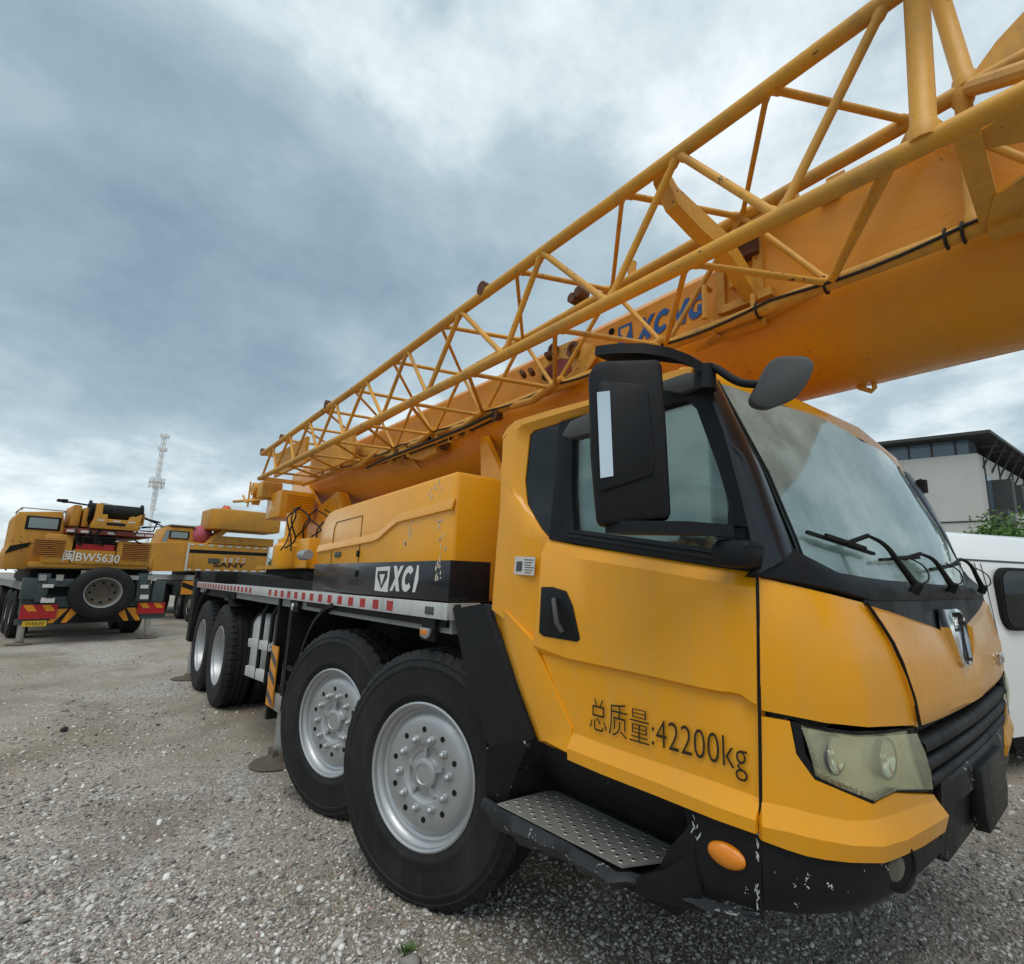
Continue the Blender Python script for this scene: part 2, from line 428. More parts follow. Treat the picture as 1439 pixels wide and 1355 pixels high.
# ---- cab shell
b=MB()
b.span((-2.02,.03,.98),(-1.99,2.47,2.28)); cabin=b.build('cab_body','yellow',K)           # rear wall
prof=[]
for k in range(0,9):
    y=.028+.10*(1-math.cos(k/8*PI/2)); z=2.305+.030*math.sin(k/8*PI/2); prof.append((y,z))
prof+= [(.5,2.352),(1.25,2.36)]
full=prof+[(2.5-y,z) for y,z in prof[::-1][1:]]
rows=[]
for x,dz in ((-2.02,-.03),(-1.98,0),(-1.6,.0),(-1.2,0.),(-1.0,0.)): rows.append([V((x,y,z+dz)) for y,z in full])
lipx=lambda y,z: hullw(min(max(y,.10),2.40),z)
rows.append([V((lipx(y,2.36)-.02,y,z+.004)) for y,z in full])
rows.append([V((lipx(y,2.35)+.008,y,z-.004)) for y,z in full])
rows.append([V((lipx(y,2.32)+.018,y,z-.026)) for y,z in full])
rows.append([V((lipx(y,2.295)+.014,y,2.293)) for y,z in full])
sheet(rows,'cab_roof','yellow',K,.02,(0,0,-1))
# rear pillar and roof rail (near + far)
O=[(683,850),(686,810),(690,760),(694,715),(697,680),(700,650),(706,618),(711,600),(721,590),(770,575),(826,560),(880,541),(940,520),(975,511)]
I=[(752,905),(756,850),(759,800),(764,756),(752,742),(733,708),(730,675),(737,610),(743,603),(782,591),(828,577),(880,562),(935,545),(968,535)]
def mixp(A,B,t): return [(lerp(a[0],b[0],t),lerp(a[1],b[1],t)) for a,b in zip(A,B)]
both(siderows([O,mixp(O,I,.12),mixp(O,I,.55),mixp(O,I,.72),I],[.035,.0,.0,.012,.03]),'side_pillar','yellow',K,.035,(0,1,0))
O=[(683,850),(697,905),(715,965),(745,1045),(803,1067)];Mi=[(716,862),(722,909),(742,970),(768,1040),(803,1058)];I=[(752,905),(757,921),(778,968),(803,1024),(803,1040)]
both(siderows([O,mixp(O,Mi,.2),Mi,I],[.05,.025,-.012,.0]),'side_sill','yellow',K,.035,(0,1,0))
# door
r0=[(763,757),(800,765),(905,782),(1000,797),(1062,806)]
r1=[(761,776),(800,783),(905,800),(1000,817),(1063,827)]
r1b=[(757,850),(800,862),(905,885),(1000,905),(1064,917)]
r2=[(751,907),(800,925),(905,947),(1015,972),(1065,990)]
r3=[(758,920),(806,931),(908,953),(1018,979),(1065,997)]
r3b=[(780,972),(820,982),(915,1005),(1018,1030),(1066,1043)]
r4=[(803,1030),(850,1048),(930,1075),(1010,1102),(1067,1123)]
r5=[(803,1050),(850,1068),(930,1098),(1010,1130),(1067,1150)]
r6=[(803,1066),(850,1086),(930,1117),(1010,1149),(1067,1169)]
drows=siderows([r0,r1,r1b,r2,r3,r3b,r4,r5,r6],[.03,.0,-.004,-.008,.012,.008,.008,-.022,-.020],4)
# the dent at the front end of the crease
for r in drows[3:5]:
    for p in r:
        g=math.exp(-((p.x+.80)/.035)**2); p.y+=.012*g; p.z+=.010*g
door=sheet(drows,'door','yellow',K,.03,(0,1,0)); tag(door,'yellow cab door with stencilled gross mass 42200kg')
door_far=sheet(mir(drows),'door','yellow',K,.03,(0,-1,0))
# black liner behind the seams
b=MB(); b.prism([aY(u,v,.045) for u,v in ((700,860),(1066,812),(1070,1270),(985,1250),(960,1128),(805,1062),(752,1035))],(0,.02,0)); b.build('inner_panel','black',K)
b=MB(); b.prism([aY(u,v,.045) for u,v in ((700,860),(1066,812),(1070,1270),(985,1250),(960,1128),(805,1062),(752,1035))],(0,.02,0)); b.mirror(); b.build('inner_panel','black',K)
# side window frame and panes
O=[(781,592),(880,562),(968,532),(992,552),(1022,640),(1046,730),(1062,805),(905,781),(766,757),(774,680)]
I=[(798,612),(870,587),(957,562),(970,573),(1000,655),(1015,705),(1008,771),(905,757),(801,743),(797,690)]
for far in (0,1):
    rr=siderows([O,mixp(O,I,.4),mixp(O,I,.93),I],[.02,.018,.030,.055],1)
    if far: rr=mir(rr)
    fr=sheet(rr,'window_frame','black',door_far if far else door,.02,(0,-1 if far else 1,0),closed=True)
    y=2.45 if far else .05
    q=MB(); pts=[aY(u,v,0) for u,v in [(793,608),(870,583),(960,558),(975,573),(1004,655),(1020,705),(1013,776),(905,762),(797,747),(792,690)]]
    q.prism([V((p.x,y,p.z)) for p in pts],(0,.005,0)); q.build('window_pane','sideglass',door_far if far else door)
    q=MB(); pts=[aY(u,v,0) for u,v in [(737,606),(781,591),(766,757),(757,748),(732,710),(728,680)]]
    y=2.46 if far else .036
    q.prism([V((p.x,y,p.z)) for p in pts],(0,.005,0)); q.build('quarter_window','darkglass',K)
# weather strip under the pane
b=MB(); b.tube([aY(800,748,.028),aY(905,763,.028),aY(1010,778,.028)],.008,6); b.tube([aY(800,754,.02),aY(905,770,.02),aY(1020,788,.02)],.006,6); b.build('weather_strip','black',door)
# door handle
b=MB(); hp=[(763,825),(778,825),(797,831),(806,851),(817,898),(813,902),(766,894),(760,889)]
ho=siderows([hp],[-.012],1)[0]
b.prism([p for p in ho],(0,.02,0),bev=.004); hd=b.build('door_handle','black',door)
b=MB(); b.prism([aY(u,v,-.0135) for u,v in ((774,838),(790,842),(800,868),(806,886),(770,880))],(0,.003,0)); b.build('handle_recess','chassis',hd)
b=MB(); b.tube([aY(778,842,-.02),aY(780,858,-.04),aY(782,875,-.04),aY(790,888,-.022)],.010,8); b.build('handle_grip','grey_plastic',hd)
# stencilled mass
pL=aY(829,1027,0);pR=aY(1051,1084,0)
y=-.0005
text_mesh('总质量:42200kg','gross_mass_lettering','letter_black',door,(pL.x,y,pL.z-.012),(pR.x,y,pR.z-.03),.125,(0,-1,0),extrude=.0008,bold=-.010)
# sticker
b=MB(); b.prism([aY(u,v,-.002) for u,v in ((724,782),(752,783),(750,809),(722,807))],(0,.003,0)); st=b.build('sticker','white',K)
b=MB()
for i in range(6):
    for (a,c) in ((737,750),): b.prism([aY(u,v,-.003) for u,v in ((a,786+i*3.6),(c-(i%3)*2,786.6+i*3.6),(c-(i%3)*2,787.8+i*3.6),(a,787.2+i*3.6))],(0,.001,0))
b.prism([aY(u,v,-.003) for u,v in ((726,789),(734,789),(733,803),(725,803))],(0,.001,0))
b.build('sticker_print','grey_plastic',st)
# ---- front skin
tl=[(1066,811),(1100,818),(1140,827),(1180,836),(1218,846)]
t2=[(1066,834),(1100,842),(1142,853),(1190,866),(1232,878)]
ml=[(1067,900),(1105,911),(1150,925),(1205,938),(1256,930)]
m2=[(1068,960),(1108,970),(1155,982),(1215,989),(1275,980)]
bl=[(1069,998),(1110,1006),(1160,1016),(1220,1022),(1287,1019)]
ml0=[(1066,868),(1103,878),(1146,890),(1198,903),(1244,902)]
cr=hitrows_k([tl,t2,ml0,ml,m2,bl],[-.012,.004,.010,.012,.008,0],sub=5)
both(cr,'corner_panel','yellow',K,.018,(-.7,.5,0),ang=50)
b=MB(); b.tube([r[-1]+V((.012,-.004,0)) for r in cr],.0050,5); b.build('panel_gap','chassis',K)
b=MB(); b.tube([V((r[-1].x+.004,2.5-r[-1].y+.003,r[-1].z)) for r in cr],.0042,5); b.build('panel_gap','chassis',K)
b=MB(); b.tube([aY(u,v,.001) for u,v in ((1064,806),(1065,860),(1066,930),(1067,990),(1068,1060),(1069,1130),(1069,1180),(1070,1285))],.0048,5); b.build('panel_gap','chassis',K)
# headlamp and lower corner
R0=[(1069,1007),(1110,1014),(1119,1060),(1145,1096),(1190,1115),(1228,1131),(1258,1115),(1285,1117),(1312,1117)]
R1=[(1070,1126),(1105,1133),(1130,1140),(1155,1146),(1190,1153),(1227,1152),(1260,1143),(1285,1133),(1316,1124)]
R2=[(1070,1157),(1105,1164),(1130,1171),(1155,1176),(1190,1182),(1230,1184),(1262,1175),(1290,1160),(1322,1142)]
R3=[(1070,1178),(1105,1191),(1130,1199),(1155,1204),(1190,1208),(1235,1209),(1262,1199),(1290,1186),(1321,1166)]
lr=hitrows_k([R0,R1,R2,R3],[.0,.002,.022,.014],sub=4)
both(lr,'corner_bumper','yellow',K,.02,(-.7,.5,0),ang=12)
LT=[(1113,1014),(1130,1019),(1160,1025),(1205,1031),(1245,1029),(1287,1023)]
LB=[(1120,1060),(1145,1097),(1185,1114),(1229,1131),(1260,1114),(1313,1114)]
def lamp(m):
    rows=hitrows_k([LT,mixp(LT,LB,.25),mixp(LT,LB,.5),mixp(LT,LB,.75),LB],[-.034,-.036,-.038,-.036,-.034],sub=3)
    f=(lambda r:mir(r)) if m else (lambda r:r)
    for r in rows:
        for j_,p_ in enumerate(r):
            t_=min(1,max(0,(j_/(len(r)-1)-.35)/.5)); p_+=nrm(p_)*(.024*t_)
    hb=sheet(f(rows),'headlight','cream',K,.01,(-1,0,0),ang=60)
    # black surround between lens and yellow
    edge=LT+LB[::-1]; c=(sum(p[0] for p in edge)/len(edge),sum(p[1] for p in edge)/len(edge))
    inner=[(lerp(p[0],c[0],.07 if i not in (0,11,10) else .16),lerp(p[1],c[1],.09)) for i,p in enumerate(edge)]
    er=[]
    for pl,of in ((edge,-.004),(edge,-.036),): er.append([hit(a,bb)+nrm(hit(a,bb))*of for a,bb in pl])
    er.insert(0,[hit(a,bb)+nrm(hit(a,bb))*(-.004) for a,bb in inner])
    sheet(f(er),'headlight_surround','black',hb,.002,(-1,0,0),closed=True)
    LTi=[(1128,1023),(1160,1029),(1205,1036),(1245,1034),(1284,1030)];LBi=[(1148,1091),(1183,1108),(1228,1125),(1258,1109),(1307,1108)]
    lens=hitrows_k([LTi,mixp(LTi,LBi,.33),mixp(LTi,LBi,.66),LBi],[-.002,.006,.006,-.002],sub=4)
    for r in lens:
        for j_,p_ in enumerate(r): p_+=nrm(p_)*(.011*j_/(len(r)-1))
    sheet(f(lens),'headlight_lens','lens',hb,.003,(-1,0,0),ang=60)
    for (u,v,r) in ((1178,1064,.046),(1248,1066,.050)):
        p=hit(u,v); n=V((1,-.10,.05)).normalized(); p=p+nrm(p)*(-.020 if u<1200 else -.006)
        ax=V(n)
        if m: p.y=2.5-p.y; ax.y=-ax.y
        q=MB(); q.lathe([(r,0.0),(r*.97,.005),(r*.86,-.002),(r*.6,-.009),(r*.3,-.012),(.0001,-.013)],p,ax,28); q.lathe([(.0001,.002),(r*.24,-.001),(r*.28,-.012)],p,ax,16)
        q.build('reflector_bowl','chrome',hb)
        q=MB(); q.lathe([(r*1.0,.004),(r*1.04,.008),(r*1.10,.006),(r*1.12,-.004)],p,ax,32); q.build('reflector_rim','grey_plastic',hb)
    q=MB()
    for i in range(7):
        a=hit(lerp(1136,1152,i/6),lerp(1032,1085,i/6)); a=a+nrm(a)*-.03
        if m: a.y=2.5-a.y
        q.box(a,(.012,.03,.014))
    for i in range(7):
        a=hit(lerp(1165,1225,i/6),lerp(1098,1120,i/6)); a=a+nrm(a)*-.03
        if m: a.y=2.5-a.y
        q.box(a,(.012,.024,.014))
    q.build('daytime_lamp','chrome',hb)
    return hb
tag(lamp(0),'near headlight with yellowed lens'); lamp(1)
# bumper (black)
near=hitrows_k([R3,mixp(R3,[(1070,1230),(1105,1238),(1130,1242),(1155,1243),(1190,1244),(1230,1240),(1262,1228),(1290,1210),(1330,1180)],1.)],[.0,.006],sub=4)
def bprof(d,z): return V((xfr(d,z),d,z))
def bump_rows():
    topn=near[0]                                # ends at the yellow tip
    tip=hit(1316,1118)
    n=len(topn)
    low=[]; mid=[]; mid2=[]
    ds=[p.y for p in topn]
    for p in topn:
        low.append(bprof(p.y,.757)); a=V(p); mid.append(bprof(p.y,lerp(p.z,.757,.35))); mid2.append(bprof(p.y,lerp(p.z,.757,.75)))
    return [topn,mid,mid2,low]
br=bump_rows()
def off(rows,o): return [[p+nrm(p)*k for p in r] for r,k in zip(rows,o)]
both(off(br,[-.002,.004,.004,-.015]),'bumper_corner','black_chip',K,.02,(-.7,.4,0),ang=50)
dt=near[0][-1].y
ys=[dt+(2.5-2*dt)*k/32 for k in range(33)]
def cb(z,o): 
    r=[]
    for y in ys:
        p=V((hull(y,z),y,z)); r.append(p+V((1,0,0))*(o*min(1,min(y-ys[0],ys[-1]-y)/.22)+.004))
    return r
zl=lambda y:.757-.03*(1 if .75<y<1.75 else 0)
rows=[cb(.985,-.01),cb(.972,.012),cb(.90,.022),cb(.88,.008),cb(.82,.006)]
rows.append([V((hull(y,.76)+.002,y,zl(y))) for y in ys])
bumper=sheet(rows,'bumper','black_chip',K,.03,(-1,0,0)); tag(bumper,'chipped black front bumper')
b=MB(); p=[(1.03,.955),(1.47,.955),(1.47,.80),(1.43,.74),(1.07,.74),(1.03,.80)]
b.prism([V((hull(1.25,.9)+.0,y,z)) for y,z in p],(.046,0,0),bev=.006); b.build('plate_mount','black_chip',bumper)
b=MB(); b.span((-.72,.5,.77),(-.56,2.0,.95)); b.build('bumper_beam','chassis',K)
rs=random.Random(21)
for (u,v,n_,su,sv) in ((1236,1217,4,10,2),(1246,1268,6,9,4),(1290,1240,3,10,8)):
    b=MB()
    for k in range(n_):
        p=hit(u+rs.gauss(0,su),v+rs.gauss(0,sv)); nn=nrm(p); t1=nn.cross(V((0,0,1))).normalized(); t2=nn.cross(t1); p=p+nn*.0075
        a0=rs.uniform(0,PI); w_=rs.uniform(.001,.004); h_=rs.uniform(.002,.009)
        b.prism([p+(t1*math.cos(a0)+t2*math.sin(a0))*h_*math.cos(t)*rs.uniform(.6,1.1)+(t2*math.cos(a0)-t1*math.sin(a0))*w_*math.sin(t)*rs.uniform(.5,1.1) for t in [2*PI*i/7 for i in range(7)]],nn*.0006)
    b.build('paint_scuff','white_metal',K)
# fog lamps
for m in (0,1):
    p=hit(1262,1217); n=V((1,-.35,0)).normalized(); p=p+n*.004
    if m: p.y=2.5-p.y; n.y=-n.y
    b=MB(); b.lathe([(.060,-.012),(.062,.006),(.056,.007),(.052,-.004)],p,n,28); b.lathe([(.054,.001),(.053,.002),(.0001,.002)],p,n,28); fg=b.build('fog_lamp','chassis',K)
    b=MB(); b.lathe([(.036,.001),(.032,.007),(.0001,.010)],p+V((-.006,-.022 if not m else .022,.004)),n,24); b.build('fog_lamp_lens','lens',fg)
# grille
gt=[hit(1289,1022),]
zt=lambda y: 1.165-.02*math.sin(PI*min(max((y-.5)/1.5,0),1))
def g_edge(z): return lerp(.50,.585,(1.165-z)/.18)
rows=[]
for k in range(9):
    f=k/8; r=[]
    for j in range(41):
        z0=lerp(1.165,.975,f); ye=g_edge(z0); y=ye+(2.5-2*ye)*j/40; z=lerp(zt(y),.975,f)
        r.append(V((hull(y,z)-.045,y,z)))
    rows.append(r)
def grille_mat():
    m,n,l,b=nt('black_grille_mesh'); geo=n.new('ShaderNodeNewGeometry'); v=n.new('ShaderNodeTexVoronoi'); v.inputs['Scale'].default_value=75; v.inputs['Randomness'].default_value=.0
    l.new(geo.outputs['Position'],v.inputs['Vector']); r=ramp(n,l,v.outputs[0],[(.28,0),(.36,1)]); c=mixc(n,l,r.outputs[0],(.002,.002,.002),(.03,.031,.033)); l.new(c,b.inputs['Base Color']); b.inputs['Roughness'].default_value=.5
    return m
M['mesh']=grille_mat()
grille=sheet(rows,'grille','mesh',K,.01,(-1,0,0),ang=60)
for zc,hh in ((1.108,.050),(1.052,.046),(1.000,.040)):
    rows=[]
    for (dz,dx) in ((hh/2,-.03),(hh/2*.8,-.006),(hh*.15,.006),(-hh/2*.6,.004),(-hh/2,-.010),(-hh/2*.9,-.035)):
        r=[]
        for j in range(33):
            z0=zc+dz; ye=g_edge(z0)+.03; y=ye+(2.5-2*ye)*j/32; s=math.sin(PI*min(max((y-.5)/1.5,0),1)); z=z0-.012*s
            r.append(V((hull(y,z)+dx,y,z)))
        rows.append(r)
    sheet(rows,'grille_bar','black',grille,.006,(-1,0,0),ang=60)
for m in (0,1):
    b=MB(); pts=[]
    for z in (1.168,1.12,1.07,1.02,.97):
        y=g_edge(z)+.008; pts.append(V((hull(y,z)-.012,y if not m else 2.5-y,z)))
    b.tube(pts,.012,8); b.build('grille_frame','black',grille)
# hood: V-shaped dark insert between yellow wings
pa=hit(1219,847); pb=hit(1323,883); pc=hit(1345,924)
pa.z=1.538
def vedge(y):
    d=min(y,2.5-y); ks=[(pa.y,1.535),(pb.y,pb.z),(min(pc.y,1.19),pc.z),(1.25,pc.z-.003)]
    return tab(d,ks)
def hood_lo(y):
    return zt(y)+.006
def seam_y(f): return lerp(pa.y,.505,f)
ks_=sorted(set([0,.1,.2,.3,.4,.5,.6,.7,.8,.9,1.]+[]))
def hoodrows(fs,offs):
    rows=[]
    for f,o in zip(fs,offs):
        r=[]
        for j in range(61):
            y0=seam_y(f)+.004; y=y0+(2.5-2*y0)*j/60; yt=pa.y+(2.5-2*pa.y)*j/60
            z=lerp(vedge(yt),hood_lo(y),f); p=V((hull(y,z),y,z)); r.append(p+nrm(p)*o)
        rows.append(r)
    return rows
hood=sheet(hoodrows([0,.06,.2,.4,.6,.8,.93,1],[-.012,.010,.014,.018,.022,.018,.010,-.004]),'hood_panel','yellow',K,.02,(-1,0,0),ang=25)
rows=[]
for f in (0,.25,.5,.75,1.):
    r=[]
    for j in range(61):
        y=pa.y-.0+(2.5-2*pa.y)*j/60; z=lerp(1.545,vedge(y)-.006,f); r.append(V((hull(y,z)-.008,y,z)))
    rows.append(r)
sheet(rows,'hood_insert','black',hood,.012,(-1,0,0),ang=50)
# chrome badge
cz=(1.49+1.315)/2; hx=hull(1.2,cz)+.01; cy=(aX(1321,885,hx).y+aX(1357,885,hx).y)/2; bw=(aX(1357,885,hx).y-aX(1321,885,hx).y)/.136*.64
b=MB(); oc=[(-.055,.105),(.055,.105),(.068,.04),(.045,-.085),(.03,-.105),(-.03,-.105),(-.045,-.085),(-.068,.04)]
ic=[(-.044,.093),(.044,.093),(.056,.038),(.036,-.081),(.024,-.094),(-.024,-.094),(-.036,-.081),(-.056,.038)]
def bp(q,dx): return [V((hx+dx-.012*(dz/.1),cy+dy*bw,cz+dz)) for dy,dz in q]
b.grid([bp(oc,-.01),bp(oc,.022),bp(ic,.028),bp(ic,.004)],closed=True); bd=b.build('badge','chrome',hood)
b=MB(); b.prism(bp(ic,.004),(-.01,0,0)); b.build('badge_field','black',bd)
b=MB()
b.prism([V((hx+.012-.012*(dz/.1),cy+dy*bw,cz+dz)) for dy,dz in ((-.036,.075),(.036,.075),(.026,.03),(-.026,.03))],(-.008,0,0),bev=.002)
b.prism([V((hx+.012-.012*(dz/.1),cy+dy*bw,cz+dz)) for dy,dz in ((-.034,.02),(.034,.02),(0,-.075))],(-.008,0,0),bev=.002); b.build('badge_emblem','chrome',bd)
# small chrome letters on the far side of the hood
ya,yb_=1.72,1.93; zz=1.245
text_mesh('XCMG','hood_lettering','chrome',hood,(hull(ya,zz)+.026,ya,zz),(hull(yb_,zz)+.022,yb_,zz),.05,(1,.03,0),extrude=.008,shear=.2)
# cowl under the windscreen
cow=[]
def cowrow(f,bul):
    r=[]
    for j in range(81):
        t=j/80; d=min(t,1-t)*2
        db=HW*d; zb=tab(db,[(0,1.612),(.12,1.59),(.39,1.544),(.8,1.543),(1.25,1.543)]); pbm=V((xfr(db,min(zb,1.62)),db,zb))
        dt=.12+(HW-.12)*d; zt_=tab(dt,[(.12,1.71),(.16,1.680),(.31,1.625),(.6,1.61),(1.25,1.60)]); ptp=V((xws(dt,zt_)+.004,dt,zt_))
        p=pbm.lerp(ptp,f)+V((bul,0,bul*.7)); 
        if t>.5: p.y=2.5-p.y
        r.append(p)
    return r
cowl=sheet([cowrow(0,-.002),cowrow(.15,.010),cowrow(.5,.018),cowrow(.85,.010),cowrow(1,-.004)],'cowl','black',K,.02,(-.8,0,-.3),ang=40)
# windscreen pillars
L=[(973,513),(992,540),(1018,610),(1040,690),(1054,750),(1064,808)]
Rr=[(1001,524),(1013,545),(1043,605),(1074,663),(1098,725),(1119,779)]
rows=[]
for f,o in ((0,-.004),(.12,.006),(.5,.012),(.88,.008),(1,-.004)):
    r=[]
    n=16
    LL=resample([V((a,c,0)) for a,c in L],n); RRr=resample([V((a,c,0)) for a,c in Rr],n)
    for a,c in zip(LL,RRr):
        pl=aY(a.x,a.y,.012); pr=hit(c.x,c.y,hullw,.0); q=pl.lerp(pr,f); 
        nn=V((.7,-.7,.2)).normalized(); q=q+nn*(o+.035*4*f*(1-f)*.5); r.append(q)
    rows.append(r)
both(rows,'windscreen_pillar','pillar',K,.02,(-.5,.6,0),ang=50)
# windscreen
rows=[]
for k in range(13):
    f=k/12; r=[]
    for j in range(41):
        yb0,yt0=.165,.15; y0=lerp(yt0,yb0,f); y=y0+(2.5-2*y0)*j/40; d=min(y,2.5-y)
        zt_=2.292+.0*(1-((HW-d)/1.1)**2); zb=tab(d,[(.12,1.70),(.16,1.672),(.31,1.618),(.6,1.602),(1.25,1.595)])
        z=lerp(zt_,zb,f); r.append(V((hullw(y,z),y,z)))
    rows.append(r)
ws=sheet(rows,'windscreen','windscreen',K,.006,(-1,0,0),ang=60)
edge=[r[-1] for r in rows]+rows[-1][::-1]+[r[0] for r in rows[::-1]]
b=MB(); b.tube([p+V((.001,0,.001)) for p in edge],.0045,6); b.build('windscreen_seal','chassis',ws)
# black printed border inside the glass
def border():
    b=MB(); g=[]
    rr=[]
    n=len(rows)
    def pt(k,j): return rows[k][j]+V((-.010,0,0))
    for k in range(n):   # left and right bands
        pass
    c0=[pt(k,0) for k in range(n)]; c1=[pt(k,1).lerp(pt(k,2),.2) for k in range(n)]
    b.grid([c0,c1]); c0=[pt(k,40) for k in range(n)]; c1=[pt(k,39).lerp(pt(k,38),.2) for k in range(n)]; b.grid([c0,c1])
    b.grid([[pt(n-1,j) for j in range(41)],[pt(n-1,j).lerp(pt(n-2,j),.9) for j in range(41)]])
    b.grid([[pt(0,j)+V((-.006,0,0)) for j in range(41)],[pt(0,j).lerp(pt(1,j),.5)+V((-.006,0,0)) for j in range(41)]])
    return b.build('glass_border','grey_plastic',ws)
border()
# wipers
for (u,v,bu,bv,a0,a1) in ((1288,826,1200,762,(1125,752),(1219,782)),(1339,826,1275,786,(1228,790),(1283,787)),(1381,828,1335,792,(1300,803),(1342,795))):
    P0=hit(u,v,hullw)
    pv=V((hullw(0,1.6),0,1.6))
    # pivot just on the cowl
    p0=aY(u,v,{1288:.62,1339:1.20,1381:1.80}[u]); 
    pe=hit(bu,bv,hullw)+V((.045,0,.02)); mid=p0.lerp(pe,.42)+V((.010,0,.008)); k=p0.lerp(pe,.74)+V((.016,0,.016))
    b=MB(); b.lathe([(.0001,.022),(.012,.020),(.017,.012),(.018,-.02)],p0,(.5,0,.86),16); tp_=smooth([p0+V((0,0,.005)),mid,k,pe],2); b.tube(tp_,.008,8,rads=[lerp(.013,.0045,i/(len(tp_)-1)) for i in range(len(tp_))]); wp=b.build('wiper_arm','chassis',ws)
    q0=hit(*a0,hullw)+V((.020,0,.008)); q1=hit(*a1,hullw)+V((.020,0,.008))
    b=MB(); b.beam(q0,q1,.012,.010); b.beam(q0.lerp(q1,.2)+V((.012,0,.004)),q0.lerp(q1,.8)+V((.012,0,.004)),.010,.012); b.tube([pe,q0.lerp(q1,.5)+V((.012,0,0))],.008,6); b.build('wiper_blade','chassis',wp)
    b=MB(); b.tube(smooth([p0+V((.0,.01,.01)),p0+V((.03,.045,.02)),p0+V((.02,.06,.07)),p0+V((-.02,.02,.10))],3),.003,5); b.build('washer_hose','hose',wp)
# interior seen through the glass
b=MB(); b.span((-1.98,.07,.95),(-.80,2.43,1.0)); b.build('cab_floor','interior',K)
b=MB(); b.prism([V((-.70,.12,1.57)),V((-.95,.12,1.60)),V((-1.0,.12,1.45)),V((-.98,.12,1.1)),V((-.78,.12,1.1))],(0,2.26,0),bev=.02); dash=b.build('dashboard','interior',K)
for y in (.6,1.9):
    b=MB(); b.span((-1.75,y-.24,1.30),(-1.28,y+.24,1.42),.04); b.span((-1.6,y-.15,1.0),(-1.4,y+.15,1.3)); st=b.build('seat','interior',K)
    b=MB(); b.box((-1.80,y,1.68),(.12,.46,.62),Matrix.Rotation(R(-12),3,'Y'),.04); b.box((-1.87,y,2.05),(.09,.26,.16),Matrix.Rotation(R(-12),3,'Y'),.03); b.build('seat_back','interior',st)
b=MB(); c=V((-1.08,1.9,1.62)); ax=V((-.45,0,.9)).normalized(); a=ax.cross(V((0,1,0))).normalized(); bb=V((0,1,0))
b.tube([c+(a*math.cos(t)+bb*math.sin(t))*.22 for t in [2*PI*i/28 for i in range(29)]],.013,8)
for t in (0,2.1,4.2): b.tube([c,c+(a*math.cos(t)+bb*math.sin(t))*.22],.011,6)
b.tube([c,c+V((.12,0,-.22))],.025,8); b.build('steering_wheel','chassis',K)
# mirrors
def housing(u0,v0,y,pts,depth,mat,name,parent,bev=.03):
    b=MB(); b.prism([aY(u,v,y) for u,v in pts],(0,depth,0),bev=bev); return b.build(name,mat,parent,ang=40)
yM=-.28
def mirrors(m):
    def fin(b): 
        if m: b.mirror()
        return b
    MN=V((.66,-.75,0)).normalized(); M0=aY(885,620,-.27)
    def oM(u,v,o=0.): 
        dd=ray(u,v); return CP+dd*((M0-CP).dot(MN)/dd.dot(MN))+MN*o
    pts=[(840,504),(930,502),(937,600),(944,729),(838,739),(829,640),(826,522)]
    b=MB(); b.prism([oM(u,v) for u,v in pts],-MN*.085,bev=.020); mh=fin(b).build('mirror_housing','black',K,ang=40)
    pts=[(838,545),(846,536),(898,540),(911,550),(920,650),(918,668),(846,692),(841,688)]
    b=MB(); b.prism([oM(u,v,.007) for u,v in pts],-MN*.012,bev=.006); fin(b).build('mirror_cover','black',mh)
    b=MB(); b.prism([oM(u,v,.010) for u,v in ((839,553),(857,551),(862,670),(844,673))],-MN*.006); fin(b).build('reflector_strip','chrome',mh)
    b=MB(); b.prism([oM(u,v,-.087) for u,v in ((838,520),(928,515),(936,720),(842,726))],-MN*.002); fin(b).build('mirror_glass','mirror',mh)
    # upper bracket: flat curved arm from the pillar top
    path=[(852,500,-.24),(880,496,-.23),(915,495,-.20),(950,500,-.13),(975,509,-.06),(992,520,-.02)]
    b=MB(); rr=[]
    up=[aY(u,v-2,y) for u,v,y in path]
    for dz,dy in ((0.012,.05),(.012,-.05),(-.022,-.055),(-.022,.055)):
        rr.append([p+V((0,dy*(1-.5*i/5),dz)) for i,p in enumerate(up)])
    g=list(map(list,zip(*rr))); b.grid(g,closed=True); b.bm.faces.new([v for v in b.bm.verts][0:4]); 
    b.lathe([(.035,.03),(.035,-.05)],up[-1]+V((-.01,.01,-.02)),(0,0,1),16,capends=True)
    ar=fin(b).build('mirror_bracket','black',K,ang=40,recalc=True)
    b=MB(); b.prism([aY(u,v,-.012) for u,v in ((930,535),(965,523),(985,525),(980,545),(955,552),(932,549))],(0,.03,0),bev=.006); fin(b).build('bracket_plate','grey_plastic',ar)
    # lower arm
    b=MB(); lo=[(862,742,-.26),(900,742,-.24),(980,743,-.12),(1040,748,-.02)]
    q=[aY(u,v,y) for u,v,y in lo]; rr=[[p+V((0,dy,dz)) for p in q] for dz,dy in ((.018,.045),(.018,-.035),(-.018,-.035),(-.018,.045))]; b.grid(list(map(list,zip(*rr))),closed=True)
    b.bm.faces.new([v for v in b.bm.verts][0:4])
    fin(b).build('mirror_arm','black',K,recalc=True)
    b=MB(); b.prism([aY(u,v,-.075) for u,v in ((996,762),(1008,757),(1050,758),(1056,768),(1052,798),(1008,797),(996,785))],(0,.09,0),bev=.02); fin(b).build('mirror_joint','black',K)
mirrors(0); mirrors(1)
b=MB(); b.prism([aY(u,v,-.06) for u,v in ((788,612),(800,592),(830,578),(832,608),(800,616))],(.0,.06,0),bev=.008); b.build('rain_shield','grey_plastic',K)
